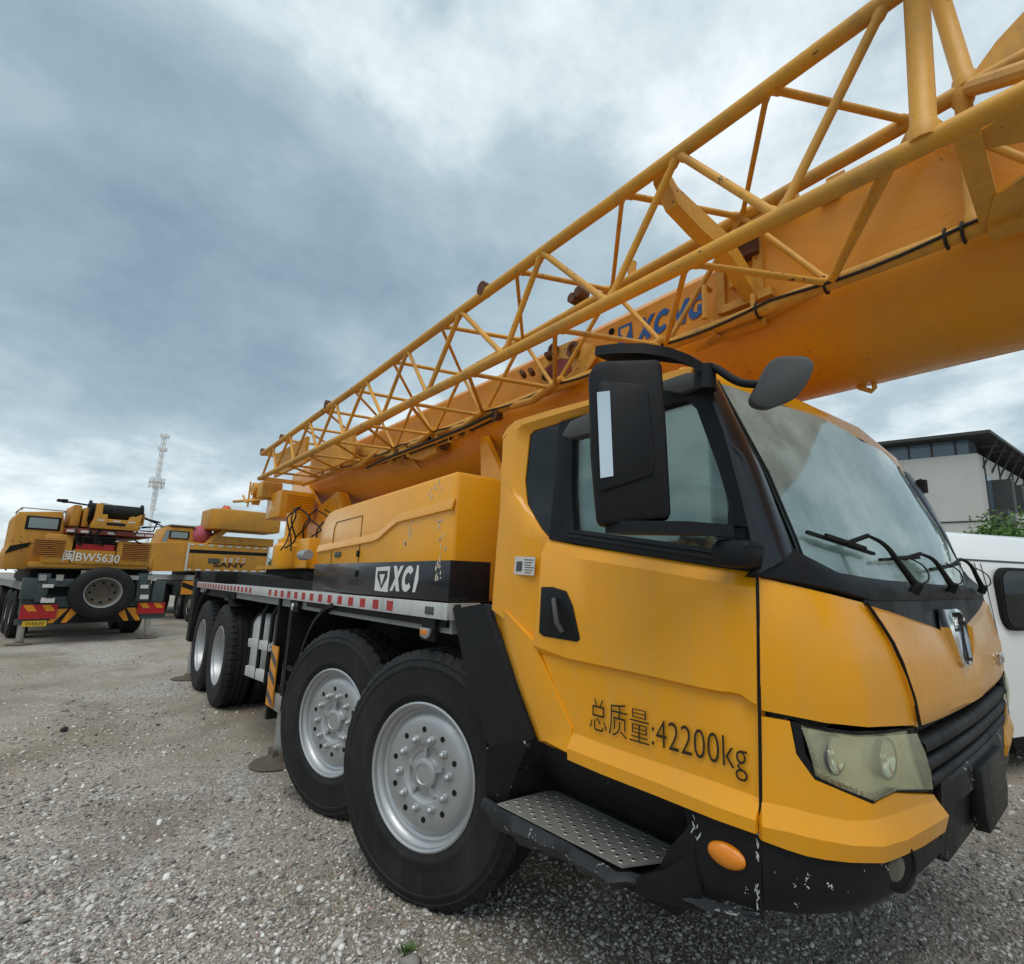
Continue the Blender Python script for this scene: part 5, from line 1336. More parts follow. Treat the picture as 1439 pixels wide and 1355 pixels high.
# counterweight block, beacon
za=q2(330,745,-.4).z; zb=q2(330,716,-.4).z; y1_=q2(294,760,-.4).y; y2_=q2(392,760,-.4).y
b=MB(); pts=[]
for i in range(13): t=PI/2*i/12; pts.append((-.4+.5-.5*math.sin(t)*1.0,y1_-.5+.5*math.cos(t)))
pl_=[V((x,y,za)) for x,y in [(1.2,y1_)]+pts+[(-.4,y2_),(1.2,y2_)]]
b.prism(pl_,(0,0,zb-za),bev=.06); b.build('counterweight','yellow_far',c2,40)
a=q2(321,712,.0); b=MB(); b.ball((a.x+.2,a.y,zb+.02),.16,2); 
M['beacon']=paint('red_beacon',(.60,.06,.01),.3,.5,.1); b.build('beacon','beacon',c2)
b=MB(); b.tube([V((0.2,q2(308,760,.2).y,zb)),V((.2,q2(308,760,.2).y,zb+.16)),V((.2,q2(313,760,.2).y,zb+.16)),V((.2,q2(313,760,.2).y,zb))],.02,6); b.build('lifting_eye','chassis',c2)
b=MB(); zc_=q2(340,755,-.1).z; b.span((.0,q2(385,760,0).y,z1),(1.5,q2(300,760,0).y,zc_),.02); b.prism([V((0,q2(300,760).y,z1)),V((0,q2(292,760).y,z1)),V((0,q2(310,760).y,za)),V((0,q2(320,760).y,za))],(1,0,0)); split_build(b,'boom_foot','yellow_far',c2)
a=q2(258,840,-1.7)
b=MB(); b.span((-2.25,a.y-.25,.95),(-2.2,a.y+.2,1.35)); hb_=b.build('hazard_board','stripe_orange',c2)
b=MB(); b.prism([V((-2.255,a.y-.25,1.0)),V((-2.255,a.y-.25,1.14)),V((-2.255,a.y+.2,1.32)),V((-2.255,a.y+.2,1.18))],(.004,0,0)); b.build('hazard_stripes','chassis',hb_)
# third crane beyond, at the left edge of the picture
c3=root('truck_crane',(-25,-6.9,0),'partly visible yellow truck crane behind the crane with the spare wheel, at the left edge','crane','cranes parked in the yard',rz=PI+R(10))
b=MB(); b.span((0,-1.2,.7),(9,1.2,1.4)); b.build('chassis_frame','darkgreen',c3)
b=MB(); b.span((.5,-1.25,1.5),(4.5,1.25,2.35),.05); b.build('superstructure','yellow_far',c3)
b=MB(); b.span((.5,.2,2.35),(2.2,1.2,3.1),.06); cc=b.build('operator_cab','yellow_far',c3)
b=MB(); b.span((.48,.3,2.5),(.5,1.1,2.95)); b.build('window','farpane',cc)
b=MB(); b.prism([V((1.0,-.6,2.4)),V((1.0,.1,2.4)),V((1.0,.1,3.0)),V((1.0,-.6,3.0))],(10,0,-.2)); b.build('boom','yellow_far',c3)
for x in (1.5,2.8,6.5,7.8):
    for s in (1,-1): small_wheel(c3,x,s*1.2,.55,s)
c4=copy_tree(c1); c4.location=(-9.5,-13.5,0); c4.rotation_euler=(0,0,R(200)); c4['label']='unseen copy of the spare-wheel crane, added to the left to be mirrored in the cab door'  # copy added out of view to give the paint and glass darker reflections
# ================================================================== communications tower
TX=V((0,0,0)); tp=aX(216,706,-60.); tb=V((-60,tp.y,0))
tw=root('communications_tower',(-60,tp.y,0),'slim pale communications tower with antenna rings, rising behind the parked cranes','tower')
H=14.2
b=MB(); b.tube([(0,0,0),(0,0,H*.62),(0,0,H)],.2,10,rads=[.17,.11,.07]); b.build('mast','whitevan',tw)
for z,r,n in ((H*.66,.50,6),(H*.69,.50,6),(H*.90,.30,4),(H*.99,.30,4)):
    b=MB(); b.tube([V((r*math.cos(t),r*math.sin(t),z)) for t in [2*PI*i/16 for i in range(17)]],.03,5)
    for k in range(n): t=2*PI*k/n+.3; b.tube([(0,0,z),(r*math.cos(t),r*math.sin(t),z)],.025,5)
    b.build('antenna_ring','whitevan',tw)
    for k in range(n):
        t=2*PI*k/n+.3; b=MB(); b.box((r*1.05*math.cos(t),r*1.05*math.sin(t),z+.1),(.13,.13,.55 if r>.4 else .35),Matrix.Rotation(t,3,'Z')); b.build('antenna','whitevan' if k%2 else 'whitevan',tw)
b=MB()
for s in range(12):
    z=H*.5+s*H*.042
    for a0 in (0,PI/2,PI,1.5*PI): b.tube([(.19*math.cos(a0),.19*math.sin(a0),z),(.19*math.cos(a0+PI/2),.19*math.sin(a0+PI/2),z+.6)],.02,4)
for a0 in (0,PI/2,PI,1.5*PI): b.tube([(.19*math.cos(a0),.19*math.sin(a0),H*.5),(.16*math.cos(a0),.16*math.sin(a0),H)],.022,4)
b.build('lattice','whitevan',tw)
b=MB(); b.tube([(0,0,H),(0,0,H+1.8)],.02,5); b.build('lightning_rod','whitevan',tw)
# ================================================================== van
vd=R(69.4)
van=root('white_van',(-1.14,4.02,0),'white panel van with a dark rounded side window beside the crane nose','van',rz=vd)
# local: x forward along its side, y to its left (away from us = +y)
sec=lambda x,zt,w: [V((x,0,.34)),V((x,-.02,.75)),V((x,-.0,1.10)),V((x,.03,1.60)),V((x,.06,1.82)),V((x,.10,1.90)),V((x,.22,zt-.07)),V((x,.42,zt)),V((x,w/2,zt+.03)),V((x,w-.42,zt)),V((x,w-.22,zt-.07)),V((x,w-.06,1.82)),V((x,w-.03,1.6)),V((x,w,1.1)),V((x,w,.34))]
b=MB(); W_=1.95
ss=[]
for x,zt,k in ((-.06,2.02,.0),(0.03,2.10,0),(.25,2.15,0),(2.2,2.17,0),(3.4,2.12,0),(3.9,1.95,0),(4.4,1.62,0),(4.95,1.15,0),(5.2,.9,0)):
    s=sec(x,min(zt,2.4),W_)
    if x>3.6 or x<0:
        for p in s: p.z=min(p.z,zt+.02); p.y=W_/2+(p.y-W_/2)*(1 if x<4 else .94)
    ss.append(s)
b.grid(ss,closed=True); vs=[v for v in b.bm.verts]; b.bm.faces.new(vs[:15]); b.bm.faces.new(vs[-15:][::-1]); vb=b.build('van_body','whitevan',van,50,recalc=True)
def vq(u,v,y=.0):
    Mx=Matrix.Translation(van.location)@Matrix.Rotation(vd,4,'Z'); n=Mx.to_3x3()@V((0,1,0)); p0=Mx@V((0,y,0)); d=ray(u,v); t=(p0-CP).dot(n)/d.dot(n); return Mx.inverted()@(CP+d*t)
wa=vq(1395,797,.02); wb=vq(1397,850,.02)
x0=wa.x; z1=wa.z; z0=vq(1425,886,.02).z
def roundrect(x0,x1,z0,z1,r,n=6):
    pts=[]
    for cx,cz,a in ((x1-r,z1-r,0),(x0+r,z1-r,PI/2),(x0+r*1.0,z0+r,PI),(x1-r,z0+r,1.5*PI)):
        for i in range(n+1): t=a+PI/2*i/n; pts.append((cx+r*math.cos(t),cz+r*math.sin(t)))
    return pts
b=MB(); b.prism([V((x,-.028,z)) for x,z in roundrect(x0,x0+1.15,z0,z1,.14)],(0,.06,0),bev=.006); wf=b.build('side_window','chassis',van)
b=MB(); b.prism([V((x,-.034,z)) for x,z in roundrect(x0+.03,x0+1.12,z0+.03,z1-.03,.12)],(0,.005,0)); b.build('window_pane','darkglass',wf)
b=MB(); b.prism([V((x,-.026,z)) for x,z in roundrect(x0+1.25,x0+2.3,z0,z1,.10)],(0,.06,0),bev=.006); wf=b.build('side_window','chassis',van)
b=MB()
for x in (x0-.20,x0-.11,x0+1.2): b.tube([V((x,-.023,.5)),V((x,-.023,1.1)),V((x,.026,1.62)),V((x,.055,1.83))],.004,4)
b.tube([V((.05,.07,1.86)),V((4.0,.07,1.86))],.007,5)
split_build(b,'panel_seam','grey_plastic',van)
for x in (.75,3.9):
    for y,o in ((.22,-1),(W_-.22,1)):
        b=MB(); b.lathe([(.2,.0),(.22,.02),(.3,.025),(.34,-.01),(.34,-.19),(.2,-.2)],(x,y-o*.0,.34),(0,o,0),28,capends=True); t=b.build('wheel','rubber',van)
        b=MB(); b.lathe([(.2,.01),(.17,-.02),(.05,.0),(.0001,.0)],(x,y,.34),(0,o,0),20); b.build('rim','steel',t)
b=MB(); b.span((.3,.1,.22),(4.7,W_-.1,.40)); b.build('underbody','chassis',van)
# ================================================================== building on the right
dirL=V((math.cos(R(193)),math.sin(R(193)),0)); dirR=V((math.cos(R(86)),math.sin(R(86)),0))
tcor=None
d=ray(1373,637); dist=44.; s_=dist/V((d.x,d.y)).length; cor=CP+d*s_
bd=root('office_building',(cor.x,cor.y,0),'pale grey building with dark overhanging roof and ribbon windows behind the van','building')
h0=cor.z
def BP(a,bq,z): 
    q=dirL*a+dirR*bq; return V((q.x,q.y,z))
b=MB(); LL,RR_=26,30
b.prism([BP(0,0,0),BP(LL,0,0),BP(LL,RR_,0),BP(0,RR_,0)],(0,0,h0)); 
M['render_wall']=paint('pale_rendered_wall',(.50,.50,.47),.85,.0,.25,(.3,.29,.26),scale=.25)
wl=b.build('wall','render_wall',bd)
M['pane_blue']=paint('blue_window_glass',(.10,.15,.20),.12,.6,.1,(.25,.3,.35))
M['darkmetal']=paint('dark_metal_cladding',(.045,.048,.052),.5,.0,.2)
ztop=h0+1.12
b=MB(); b.prism([BP(.5,.35,h0),BP(LL,.35,h0),BP(LL,2.35,h0),BP(.5,2.35,h0)],(0,0,1.1)); b.build('clerestory','pane_blue',bd)
b=MB(); b.prism([BP(1.6,2.4,h0),BP(LL,2.4,h0),BP(LL,RR_,h0),BP(1.6,RR_,h0)],(0,0,1.1)); b.build('set_back_storey','darkmetal',bd)
b=MB()
for k in range(14):
    p=BP(1.2+1.35*k,.30,h0); b.span(p+V((-.05,-.05,0)),p+V((.05,.05,1.1)))
split_build(b,'mullion','darkmetal',bd)
b=MB(); b.prism([BP(-1.0,-.9,ztop),BP(LL,-.9,ztop),BP(LL,RR_,ztop),BP(-1.0,RR_,ztop)],(0,0,.22)); b.build('roof','darkmetal',bd)
for k in range(12):
    b=MB(); p=BP(-.0,1.0+2.2*k,h0-.9); e=BP(-.95,1.0+2.2*k,ztop); b.tube([p,e],.07,5); b.tube([BP(-.0,1+2.2*k,h0+.6),BP(-.95,1+2.2*k,h0+.6)],.07,5); b.build('roof_bracket','darkmetal',bd)
for k in range(8):
    y=1.3+3.1*k
    for zz in (h0-3.9,h0-7.6,h0-11.3):
        b=MB(); b.prism([BP(-.02,y,zz),BP(-.02,y+1.1,zz)],(0,0,1)) if False else b.prism([BP(-.02,y,zz),BP(-.02,y+1.2,zz),BP(-.06,y+1.2,zz),BP(-.06,y,zz)],(0,0,2.5)); wn=b.build('window','pane_blue',bd)
        b=MB(); b.prism([BP(-.0,y+1.25,zz+.1),BP(-.0,y+2.0,zz+.1),BP(-1.1,y+2.0,zz+.1),BP(-1.1,y+1.25,zz+.1)],(0,0,2.3)); b.build('window_bay','darkmetal',bd)
        b=MB(); b.prism([BP(-.0,y-.2,zz-.9),BP(-.0,y+1.6,zz-.9),BP(-1.0,y+1.6,zz-.9),BP(-1.0,y-.2,zz-.9)],(0,0,1.1)); b.build('balcony','darkmetal' if k%2==0 else 'render_wall',bd)
# pipe-like grooves
b=MB(); 
for z in (h0-4.6,h0-8.6): b.tube([BP(0,-.03,z),BP(LL,-.03,z)],.05,4)
for y in (1.3,5.2,9.2,13): b.tube([BP(-.04,y,h0-4),BP(-.04,y,h0)],.05,4)
split_build(b,'wall_joint','darkmetal',bd)
# far buildings at the left
def block(x,y,w,dp,h,lab,mat,rz=0,n=6,fl=4):
    o=root('far_building',(x,y,0),lab,'building',rz=rz)
    b=MB(); b.span((-dp/2,-w/2,0),(dp/2,w/2,h)); wl=b.build('wall',mat,o)
    b=MB()
    for i in range(n):
        for j in range(fl):
            y0=-w/2+w*(i+.2)/n; z0=h*(j+.3)/fl; b.span((dp/2,y0,z0),(dp/2+.06,y0+w*.6/n,z0+h*.45/fl))
    k=b.build('window_grid','pane_blue',o); 
    b=MB(); b.span((-dp/2-.2,-w/2-.2,h),(dp/2+.2,w/2+.2,h+.4)); b.build('roof','darkmetal',o)
    return o
block(-95,-19.5,14,10,9.5,'low pale glazed building far behind the yellow cranes at the left edge','render_wall')
block(-95,-45,26,14,13,'long pale building far left beyond the picture edge','render_wall')
# ================================================================== trees
def leafmat(name,c1_,c2_):
    m,n,l,b=nt(name); oi=n.new('ShaderNodeNewGeometry'); ns=noise_node(n,l,1.2,3,.6,vec=oi.outputs['Position']); rp=ramp(n,l,oi.outputs['Random Per Island'],[(0,c1_),(1,c2_)]); l.new(rp.outputs[0],b.inputs['Base Color']); b.inputs['Roughness'].default_value=.6
    return m
M['leaf']=leafmat('green_leaves',(.030,.085,.010),(.10,.20,.030)); M['bark']=paint('bark',(.10,.075,.05),.9,.0,.4)
M['grass']=leafmat('grass_blades',(.05,.13,.02),(.13,.22,.05))
def tree(x,y,h,cr,lab,seed,n=2600,leaf=.22,group='trees behind the van'):
    rnd=random.Random(seed); o=root('broadleaf_tree',(x,y,0),lab,'tree',group)
    b=MB(); b.tube([(0,0,0),(.1,.05,h*.35),(.05,-.1,h*.7)],.2,8,rads=[.22,.15,.06])
    clumps=[]
    for k in range(26):
        t=rnd.uniform(0,2*PI); e=rnd.uniform(-.5,1); rr=cr*rnd.uniform(.35,1)
        c=V((rr*math.cos(t)*math.sqrt(max(0,1-e*e*.8)),rr*math.sin(t)*math.sqrt(max(0,1-e*e*.8)),h*.66+e*h*.30)); clumps.append((c,cr*rnd.uniform(.18,.36)))
        if k<10: b.tube([(0,0,h*.3),(c*.5+V((0,0,h*.2))),c],.05,5,rads=[.09,.05,.02])
    b.build('trunk','bark',o)
    m=MB(); bm=m.bm
    for k in range(n):
        c,r=clumps[rnd.randrange(len(clumps))]; p=c+V((rnd.gauss(0,1),rnd.gauss(0,1),rnd.gauss(0,.8)))*r*.55
        a=V((rnd.gauss(0,1),rnd.gauss(0,1),rnd.gauss(0,1))).normalized(); q=a.cross(V((rnd.gauss(0,1),rnd.gauss(0,1),rnd.gauss(0,1)))).normalized(); s=leaf*rnd.uniform(.5,1.2)
        m.face([p-a*s*.5,p+q*s*.3,p+a*s*.5,p-q*s*.3])
    m.build('crown','leaf',o,180,weld=False); return o
def at_dist(u,v,dist): d=ray(u,v); return CP+d*(dist/V((d.x,d.y)).length)
p=at_dist(1452,728,24); tree(p.x,p.y,p.z+.05,2.3,'bushy green tree behind the van, the tallest of those at the right edge',1,5200,.16)
p=at_dist(1408,738,25); tree(p.x,p.y,p.z-.05,1.3,'small green tree behind the van, left of the taller one',2,3600,.14)
p=at_dist(1382,745,26); tree(p.x,p.y,p.z-.02,.9,'low green bush top showing just over the van roof',3,2000,.13)
tree(9.5,17,5.2,2.4,'dense green tree right of the van, only mirrored in the windscreen',31,2600,.2)
tree(6.0,21,6.0,2.6,'tall green tree right of the office building, only mirrored in the windscreen',32,2600,.22)
rt=random.Random(8)
for k in range(9):
    x=-100+rt.uniform(-8,8); y=-8+k*7.5+rt.uniform(-2,2); tree(x,y,4.5+rt.uniform(-.5,1),3.2,'distant green tree beyond the yard, half hidden by cranes',20+k,900,.5,'distant trees beyond the yard')
# ================================================================== ground
def ground():
    n_=1
    b=MB(); rows=[]
    xs=[-400,-120,-60,-30]+[-20+1.*i for i in range(27)]+[10,30,120,400]; ys=[-400,-120,-40,-15]+[-8+1.*i for i in range(19)]+[14,30,120,400]
    for x in xs: rows.append([V((x,y,0)) for y in ys])
    b.grid(rows)
    o=b.build('ground','gravel_ground',None); o.location=(0,0,0)
    return o
def gravel_mat():
    m,n,l,b=nt('gravel_ground'); geo=n.new('ShaderNodeNewGeometry'); P=geo.outputs['Position']
    big=noise_node(n,l,.35,4,.6,vec=P,dist=.6); med=noise_node(n,l,1.6,5,.65,vec=P); fine=noise_node(n,l,60,4,.7,vec=P)
    vo=n.new('ShaderNodeTexVoronoi'); vo.inputs['Scale'].default_value=42; l.new(P,vo.inputs['Vector'])
    vo2=n.new('ShaderNodeTexVoronoi'); vo2.inputs['Scale'].default_value=95; l.new(P,vo2.inputs['Vector'])
    sep=n.new('ShaderNodeSeparateColor'); l.new(vo.outputs['Color'],sep.inputs[0]); sep2=n.new('ShaderNodeSeparateColor'); l.new(vo2.outputs['Color'],sep2.inputs[0])
    st=ramp(n,l,sep.outputs[0],[(0,(.15,.135,.12)),(.5,(.33,.305,.27)),(.85,(.50,.465,.42)),(1,(.76,.73,.68))])
    st2=ramp(n,l,sep2.outputs[0],[(0,(.14,.125,.11)),(.6,(.34,.31,.275)),(1,(.60,.57,.52))])
    stm=mixc(n,l,.5,st.outputs[0],st2.outputs[0])
    dirt=ramp(n,l,fine.outputs[0],[(.3,(.19,.155,.115)),(.7,(.33,.275,.205))])
    mm=n.new('ShaderNodeMath'); mm.operation='MULTIPLY_ADD'; l.new(med.outputs[0],mm.inputs[0]); mm.inputs[1].default_value=.5; l.new(big.outputs[0],mm.inputs[2])
    fac=ramp(n,l,mm.outputs[0],[(.62,0),(.86,1)])
    c=mixc(n,l,fac.outputs[0],stm,dirt.outputs[0]); 
    pale=ramp(n,l,med.outputs[0],[(.5,0),(.75,.35)]); c=mixc(n,l,pale.outputs[0],c,(.56,.53,.47))
    dn=noise_node(n,l,.55,5,.62,vec=P,dist=.9); dr=ramp(n,l,dn.outputs[0],[(.50,0),(.66,.6)]); c=mixc(n,l,dr.outputs[0],c,(.12,.095,.065))
    # wheel tracks running along the yard
    mp=n.new('ShaderNodeMapping'); mp.inputs['Rotation'].default_value=(0,0,.12); mp.inputs['Scale'].default_value=(.09,1.15,1); l.new(P,mp.inputs['Vector']); tn=noise_node(n,l,1.5,4,.6,vec=mp.outputs[0]); trk=ramp(n,l,tn.outputs[0],[(.50,0),(.62,.55)]); c=mixc(n,l,trk.outputs[0],c,(.25,.21,.155))
    l.new(c,b.inputs['Base Color']); b.inputs['Roughness'].default_value=.85
    bp=n.new('ShaderNodeBump'); bp.inputs['Strength'].default_value=.8; bp.inputs['Distance'].default_value=.012; l.new(vo.outputs['Distance'],bp.inputs['Height']); bp.invert=True
    bp2=n.new('ShaderNodeBump'); bp2.inputs['Strength'].default_value=.6; bp2.inputs['Distance'].default_value=.006; l.new(fine.outputs[0],bp2.inputs['Height']); l.new(bp.outputs[0],bp2.inputs['Normal']); l.new(bp2.outputs[0],b.inputs['Normal'])
    return m
M['gravel_ground']=gravel_mat()
g=ground(); tag(g,'grey gravel and dirt yard','ground',kind='structure')
# loose gravel: real stones in the near part of the yard
def stones():
    rng=np.random.default_rng(4)
    # icosahedron
    t=(1+5**.5)/2; vv=np.array([(-1,t,0),(1,t,0),(-1,-t,0),(1,-t,0),(0,-1,t),(0,1,t),(0,-1,-t),(0,1,-t),(t,0,-1),(t,0,1),(-t,0,-1),(-t,0,1)],float); vv/=np.linalg.norm(vv[0])
    ff=np.array([(0,11,5),(0,5,1),(0,1,7),(0,7,10),(0,10,11),(1,5,9),(5,11,4),(11,10,2),(10,7,6),(7,1,8),(3,9,4),(3,4,2),(3,2,6),(3,6,8),(3,8,9),(4,9,5),(2,4,11),(6,2,10),(8,6,7),(9,8,1)])
    # positions: picture-uniform-ish density over the visible near ground
    pts=[]
    N=72000
    k=0
    while len(pts)<N:
        u=rng.uniform(-60,1500); v=rng.uniform(890,1400)
        if rng.random()>((v-870)/530)**.8: continue
        p=aZ(u,v,0.)
        if p.x>6 or p.x<-13: continue
        pts.append((p.x,p.y))
    extra=np.array(pts)
    # patchiness
    x,y=extra[:,0],extra[:,1]
    f=np.sin(x*1.3+1.7*np.sin(y*.9))+np.sin(y*1.9+x*.7+2)+.6*np.sin(x*4.1-y*3.3)
    keep=rng.random(N)<np.clip(.62+.28*f,.12,1.)
    P_=extra[keep]; N=len(P_)
    dist=np.hypot(P_[:,0]-0,P_[:,1]+1.41)
    r=rng.lognormal(math.log(.0054),.42,N)*(1+.10*np.clip(dist-2,0,8)); r=np.clip(r,.003,.028)
    big=rng.random(N)<.004; r[big]*=1.8
    ang=rng.uniform(0,2*PI,N); ca,sa=np.cos(ang),np.sin(ang)
    sx=r*rng.uniform(.8,1.5,N); sy=r*rng.uniform(.7,1.1,N); sz=r*rng.uniform(.4,.75,N)
    J=1+rng.uniform(-.28,.28,(N,12,1))
    vs=vv[None]*J; X=vs[:,:,0]*sx[:,None]; Y=vs[:,:,1]*sy[:,None]; Z=vs[:,:,2]*sz[:,None]
    tl=rng.normal(0,.3,N)[:,None]; Z2=Z+X*tl
    XX=X*ca[:,None]-Y*sa[:,None]+P_[:,0:1]; YY=X*sa[:,None]+Y*ca[:,None]+P_[:,1:2]; ZZ=Z2+(sz*.35)[:,None]
    co=np.stack([XX,YY,ZZ],-1).reshape(-1,3); fa=(ff[None]+np.arange(N)[:,None,None]*12).reshape(-1,3)
    me=bpy.data.meshes.new('loose_gravel'); me.vertices.add(len(co)); me.vertices.foreach_set('co',co.ravel()); me.loops.add(fa.size); me.loops.foreach_set('vertex_index',fa.ravel().astype(np.int32)); me.polygons.add(len(fa)); me.polygons.foreach_set('loop_start',np.arange(0,fa.size,3,dtype=np.int32)); me.update(); me.validate()
    o=bpy.data.objects.new('loose_gravel',me); COL.objects.link(o)
    m,n,l,b=nt('gravel_stones'); gi=n.new('ShaderNodeNewGeometry'); rp=ramp(n,l,gi.outputs['Random Per Island'],[(0,(.12,.11,.10)),(.35,(.29,.265,.235)),(.7,(.44,.41,.37)),(.90,(.62,.59,.55)),(.965,(.82,.80,.76)),(1,(.36,.21,.16))]); 
    ns=noise_node(n,l,120,3,.6,vec=gi.outputs['Position']); c=mixc(n,l,.25,rp.outputs[0],ns.outputs[0],'OVERLAY'); l.new(c,b.inputs['Base Color']); b.inputs['Roughness'].default_value=.8
    me.materials.append(m); tag(o,'loose grey gravel stones scattered over the yard','gravel',kind='stuff')
stones()
# grass tuft and litter
p=aZ(571,1338,0)
b=MB(); rnd=random.Random(9)
for k in range(150):
    a=rnd.uniform(0,2*PI); r=abs(rnd.gauss(0,.022)); q=V((r*math.cos(a),r*math.sin(a),0)); h=rnd.uniform(.012,.035); d=V((math.cos(a),math.sin(a),0))*h*rnd.uniform(.1,.9); s=V((-math.sin(a),math.cos(a),0))*.0018
    b.face([p+q-s,p+q+s,p+q+d*.5+s*.7+V((0,0,h*.7)),p+q+d+V((0,0,h))])
o=b.build('grass_tuft','grass',None,180,weld=False); tag(o,'small green grass tuft growing in the gravel at the bottom edge','plant')
def scrap(u,v,s,lab,mat,nm='litter_scrap',asp=.4,hh=.3):
    p=aZ(u,v,0); b=MB(); rr=random.Random(int(u)); b.prism([p+V((s*math.cos(t)*rr.uniform(.7,1.1),s*asp*math.sin(t)*rr.uniform(.6,1.1)+0,.012)) for t in [2*PI*i/9 for i in range(9)]],(0,0,s*hh*.5),bev=s*.05); o=b.build(nm,mat,None); tag(o,lab,'litter' if nm=='litter_scrap' else 'stone','bits lying on the gravel'); return o
scrap(505,1344,.022,'white scrap lying on the gravel left of the grass tuft','white')
scrap(541,1265,.020,'pale round stone lying beside the front tyre','deckgrey','loose_stone',.8,1.)
scrap(90,1027,.10,'dark flat scrap lying alone on the dirt at the left','chassis','litter_scrap',.35,.2)
scrap(230,1060,.05,'small white scrap lying on the gravel far left of the outrigger foot','white')
scrap(1389,960,.001,'tiny chip','white') if False else None
scrap(1400,1165,.03,'pale stone lying to the right of the bumper','deckgrey','loose_stone',.7,.8)
# ================================================================== sky, sun, camera
w=bpy.data.worlds.new('World'); scene.world=w; w.use_nodes=True; n=w.node_tree.nodes; l=w.node_tree.links
bg=n['Background']; sky=n.new('ShaderNodeTexSky'); sky.sky_type='NISHITA'; sky.sun_disc=False; sky.sun_elevation=R(58); sky.sun_rotation=R(150)
sky.air_density=1; sky.dust_density=1.5
tc=n.new('ShaderNodeTexCoord'); sx=n.new('ShaderNodeSeparateXYZ'); l.new(tc.outputs['Generated'],sx.inputs[0])
mx=n.new('ShaderNodeMath'); mx.operation='MAXIMUM'; l.new(sx.outputs[2],mx.inputs[0]); mx.inputs[1].default_value=0.
ad=n.new('ShaderNodeMath'); ad.operation='ADD'; l.new(mx.outputs[0],ad.inputs[0]); ad.inputs[1].default_value=.32
dx=n.new('ShaderNodeMath'); dx.operation='DIVIDE'; l.new(sx.outputs[0],dx.inputs[0]); l.new(ad.outputs[0],dx.inputs[1])
dy=n.new('ShaderNodeMath'); dy.operation='DIVIDE'; l.new(sx.outputs[1],dy.inputs[0]); l.new(ad.outputs[0],dy.inputs[1])
cb2=n.new('ShaderNodeCombineXYZ'); l.new(dx.outputs[0],cb2.inputs[0]); l.new(dy.outputs[0],cb2.inputs[1]); cb2.inputs[2].default_value=SKYSEED if 'SKYSEED' in globals() else 8.3
n1=noise_node(n,l,1.3,9,.56,vec=cb2.outputs[0],dist=.25); n2=noise_node(n,l,4.2,9,.62,vec=cb2.outputs[0],dist=.15); n3=noise_node(n,l,.42,2,.5,vec=cb2.outputs[0])
m1=n.new('ShaderNodeMath'); m1.operation='MULTIPLY_ADD'; l.new(n2.outputs[0],m1.inputs[0]); m1.inputs[1].default_value=.40; l.new(n1.outputs[0],m1.inputs[2])
m2=n.new('ShaderNodeMath'); m2.operation='MULTIPLY_ADD'; l.new(n3.outputs[0],m2.inputs[0]); m2.inputs[1].default_value=.40; l.new(m1.outputs[0],m2.inputs[2])
# paler towards the horizon
hz=n.new('ShaderNodeMath'); hz.operation='MULTIPLY_ADD'; l.new(mx.outputs[0],hz.inputs[0]); hz.inputs[1].default_value=-.12; l.new(m2.outputs[0],hz.inputs[2])
cur=hz.outputs[0]
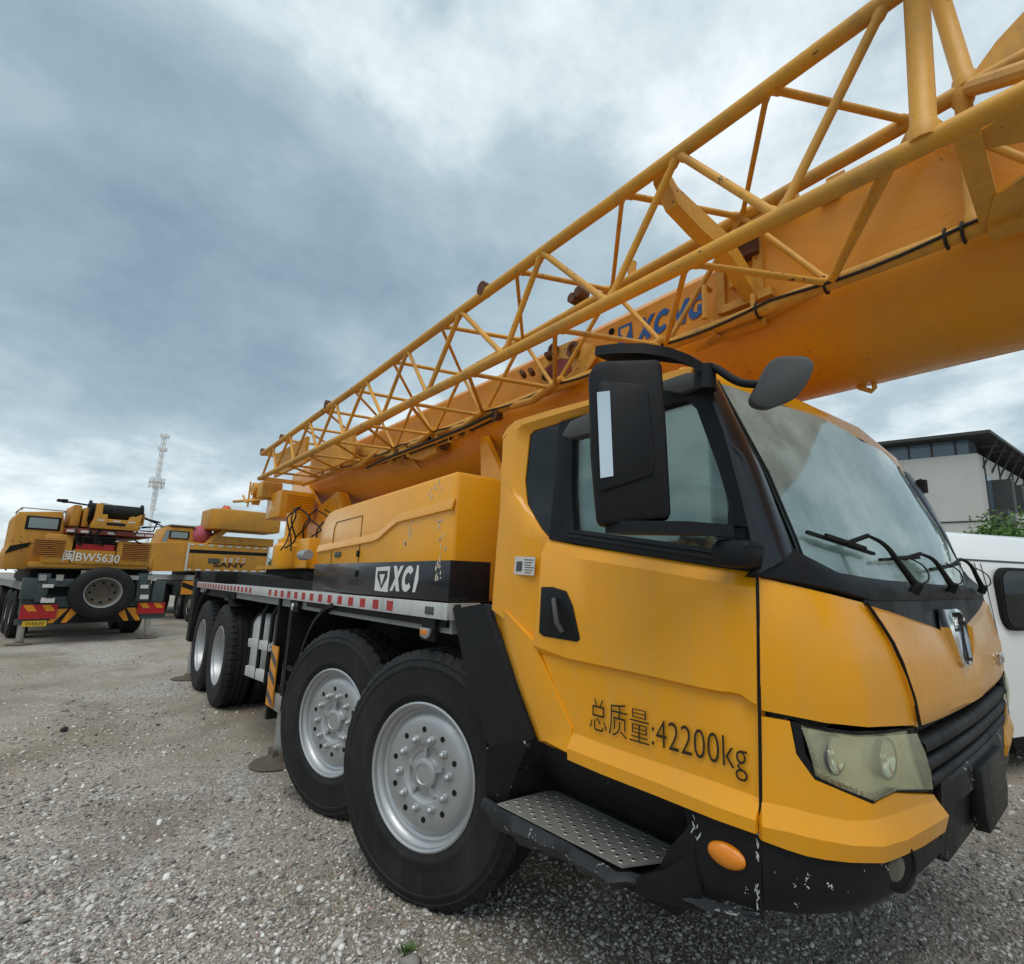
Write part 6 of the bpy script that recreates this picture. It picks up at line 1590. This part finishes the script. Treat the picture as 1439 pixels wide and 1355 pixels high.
# broad bright and dark cloud banks, each in its own direction of the sky
for (u_,v_,deg,amp) in ((470,130,18,.04),(660,190,12,.04),(420,270,9,.05),(1150,90,24,.10),(1000,250,12,.06),(20,600,20,.0),(230,520,10,.02),(500,560,12,.03),(1290,560,12,.05),(250,330,20,-.15),(600,330,16,-.11),(80,430,14,-.12),(780,250,9,-.05),(0,60,22,.0),(230,610,8,-.05)):
    dv=ray(u_,v_).normalized(); dp=n.new('ShaderNodeVectorMath'); dp.operation='DOT_PRODUCT'; l.new(tc.outputs['Generated'],dp.inputs[0]); dp.inputs[1].default_value=dv
    mr=n.new('ShaderNodeMapRange'); mr.interpolation_type='SMOOTHERSTEP'; l.new(dp.outputs['Value'],mr.inputs['Value']); mr.inputs['From Min'].default_value=math.cos(R(deg)); mr.inputs['From Max'].default_value=1; mr.inputs['To Min'].default_value=0; mr.inputs['To Max'].default_value=amp
    aa=n.new('ShaderNodeMath'); aa.operation='ADD'; l.new(cur,aa.inputs[0]); l.new(mr.outputs['Result'],aa.inputs[1]); cur=aa.outputs[0]
sc0=n.new('ShaderNodeMath'); sc0.operation='MULTIPLY_ADD'; l.new(cur,sc0.inputs[0]); sc0.inputs[1].default_value=.80; sc0.inputs[2].default_value=.14
cl=ramp(n,l,sc0.outputs[0],[(.52,(.20,.285,.36)),(.70,(.30,.405,.475)),(.84,(.44,.55,.605)),(.98,(.84,.91,.93))])
sc=n.new('ShaderNodeVectorMath'); sc.operation='SCALE'; l.new(cl.outputs[0],sc.inputs[0]); sc.inputs['Scale'].default_value=SKYK if 'SKYK' in globals() else 9.8
mixn=mixc(n,l,.90,sky.outputs[0],sc.outputs[0]); l.new(mixn,bg.inputs[0]); bg.inputs[1].default_value=.1
sl=bpy.data.lights.new('sun','SUN'); sl.energy=1.4; sl.angle=R(40); sl.color=(1,.96,.90); so=bpy.data.objects.new('sun',sl); COL.objects.link(so)
sd=V((.30,-.40,1.0)).normalized(); so.rotation_euler=(-sd).to_track_quat('-Z','Y').to_euler(); so.location=(5,-8,12)
az=math.atan2(sd.x,sd.y); sky.sun_rotation=az; sky.sun_elevation=math.asin(sd.z)
cam=bpy.data.cameras.new('camera'); co=bpy.data.objects.new('camera',cam); COL.objects.link(co); scene.camera=co
cam.sensor_fit='HORIZONTAL'; cam.sensor_width=36; cam.lens=F/1439*36; cam.clip_start=.05; cam.clip_end=2000
cam.shift_x=-(CX-719.5)/1439; cam.shift_y=(CY-677.5)/1439
mw=Matrix((RX,UY,-FW)).transposed().to_4x4(); mw.translation=CP; co.matrix_world=mw
scene.view_settings.view_transform='Standard'; scene.view_settings.look='None'; scene.view_settings.gamma=1; scene.view_settings.exposure=.27
scene.render.resolution_x=1024; scene.render.resolution_y=964
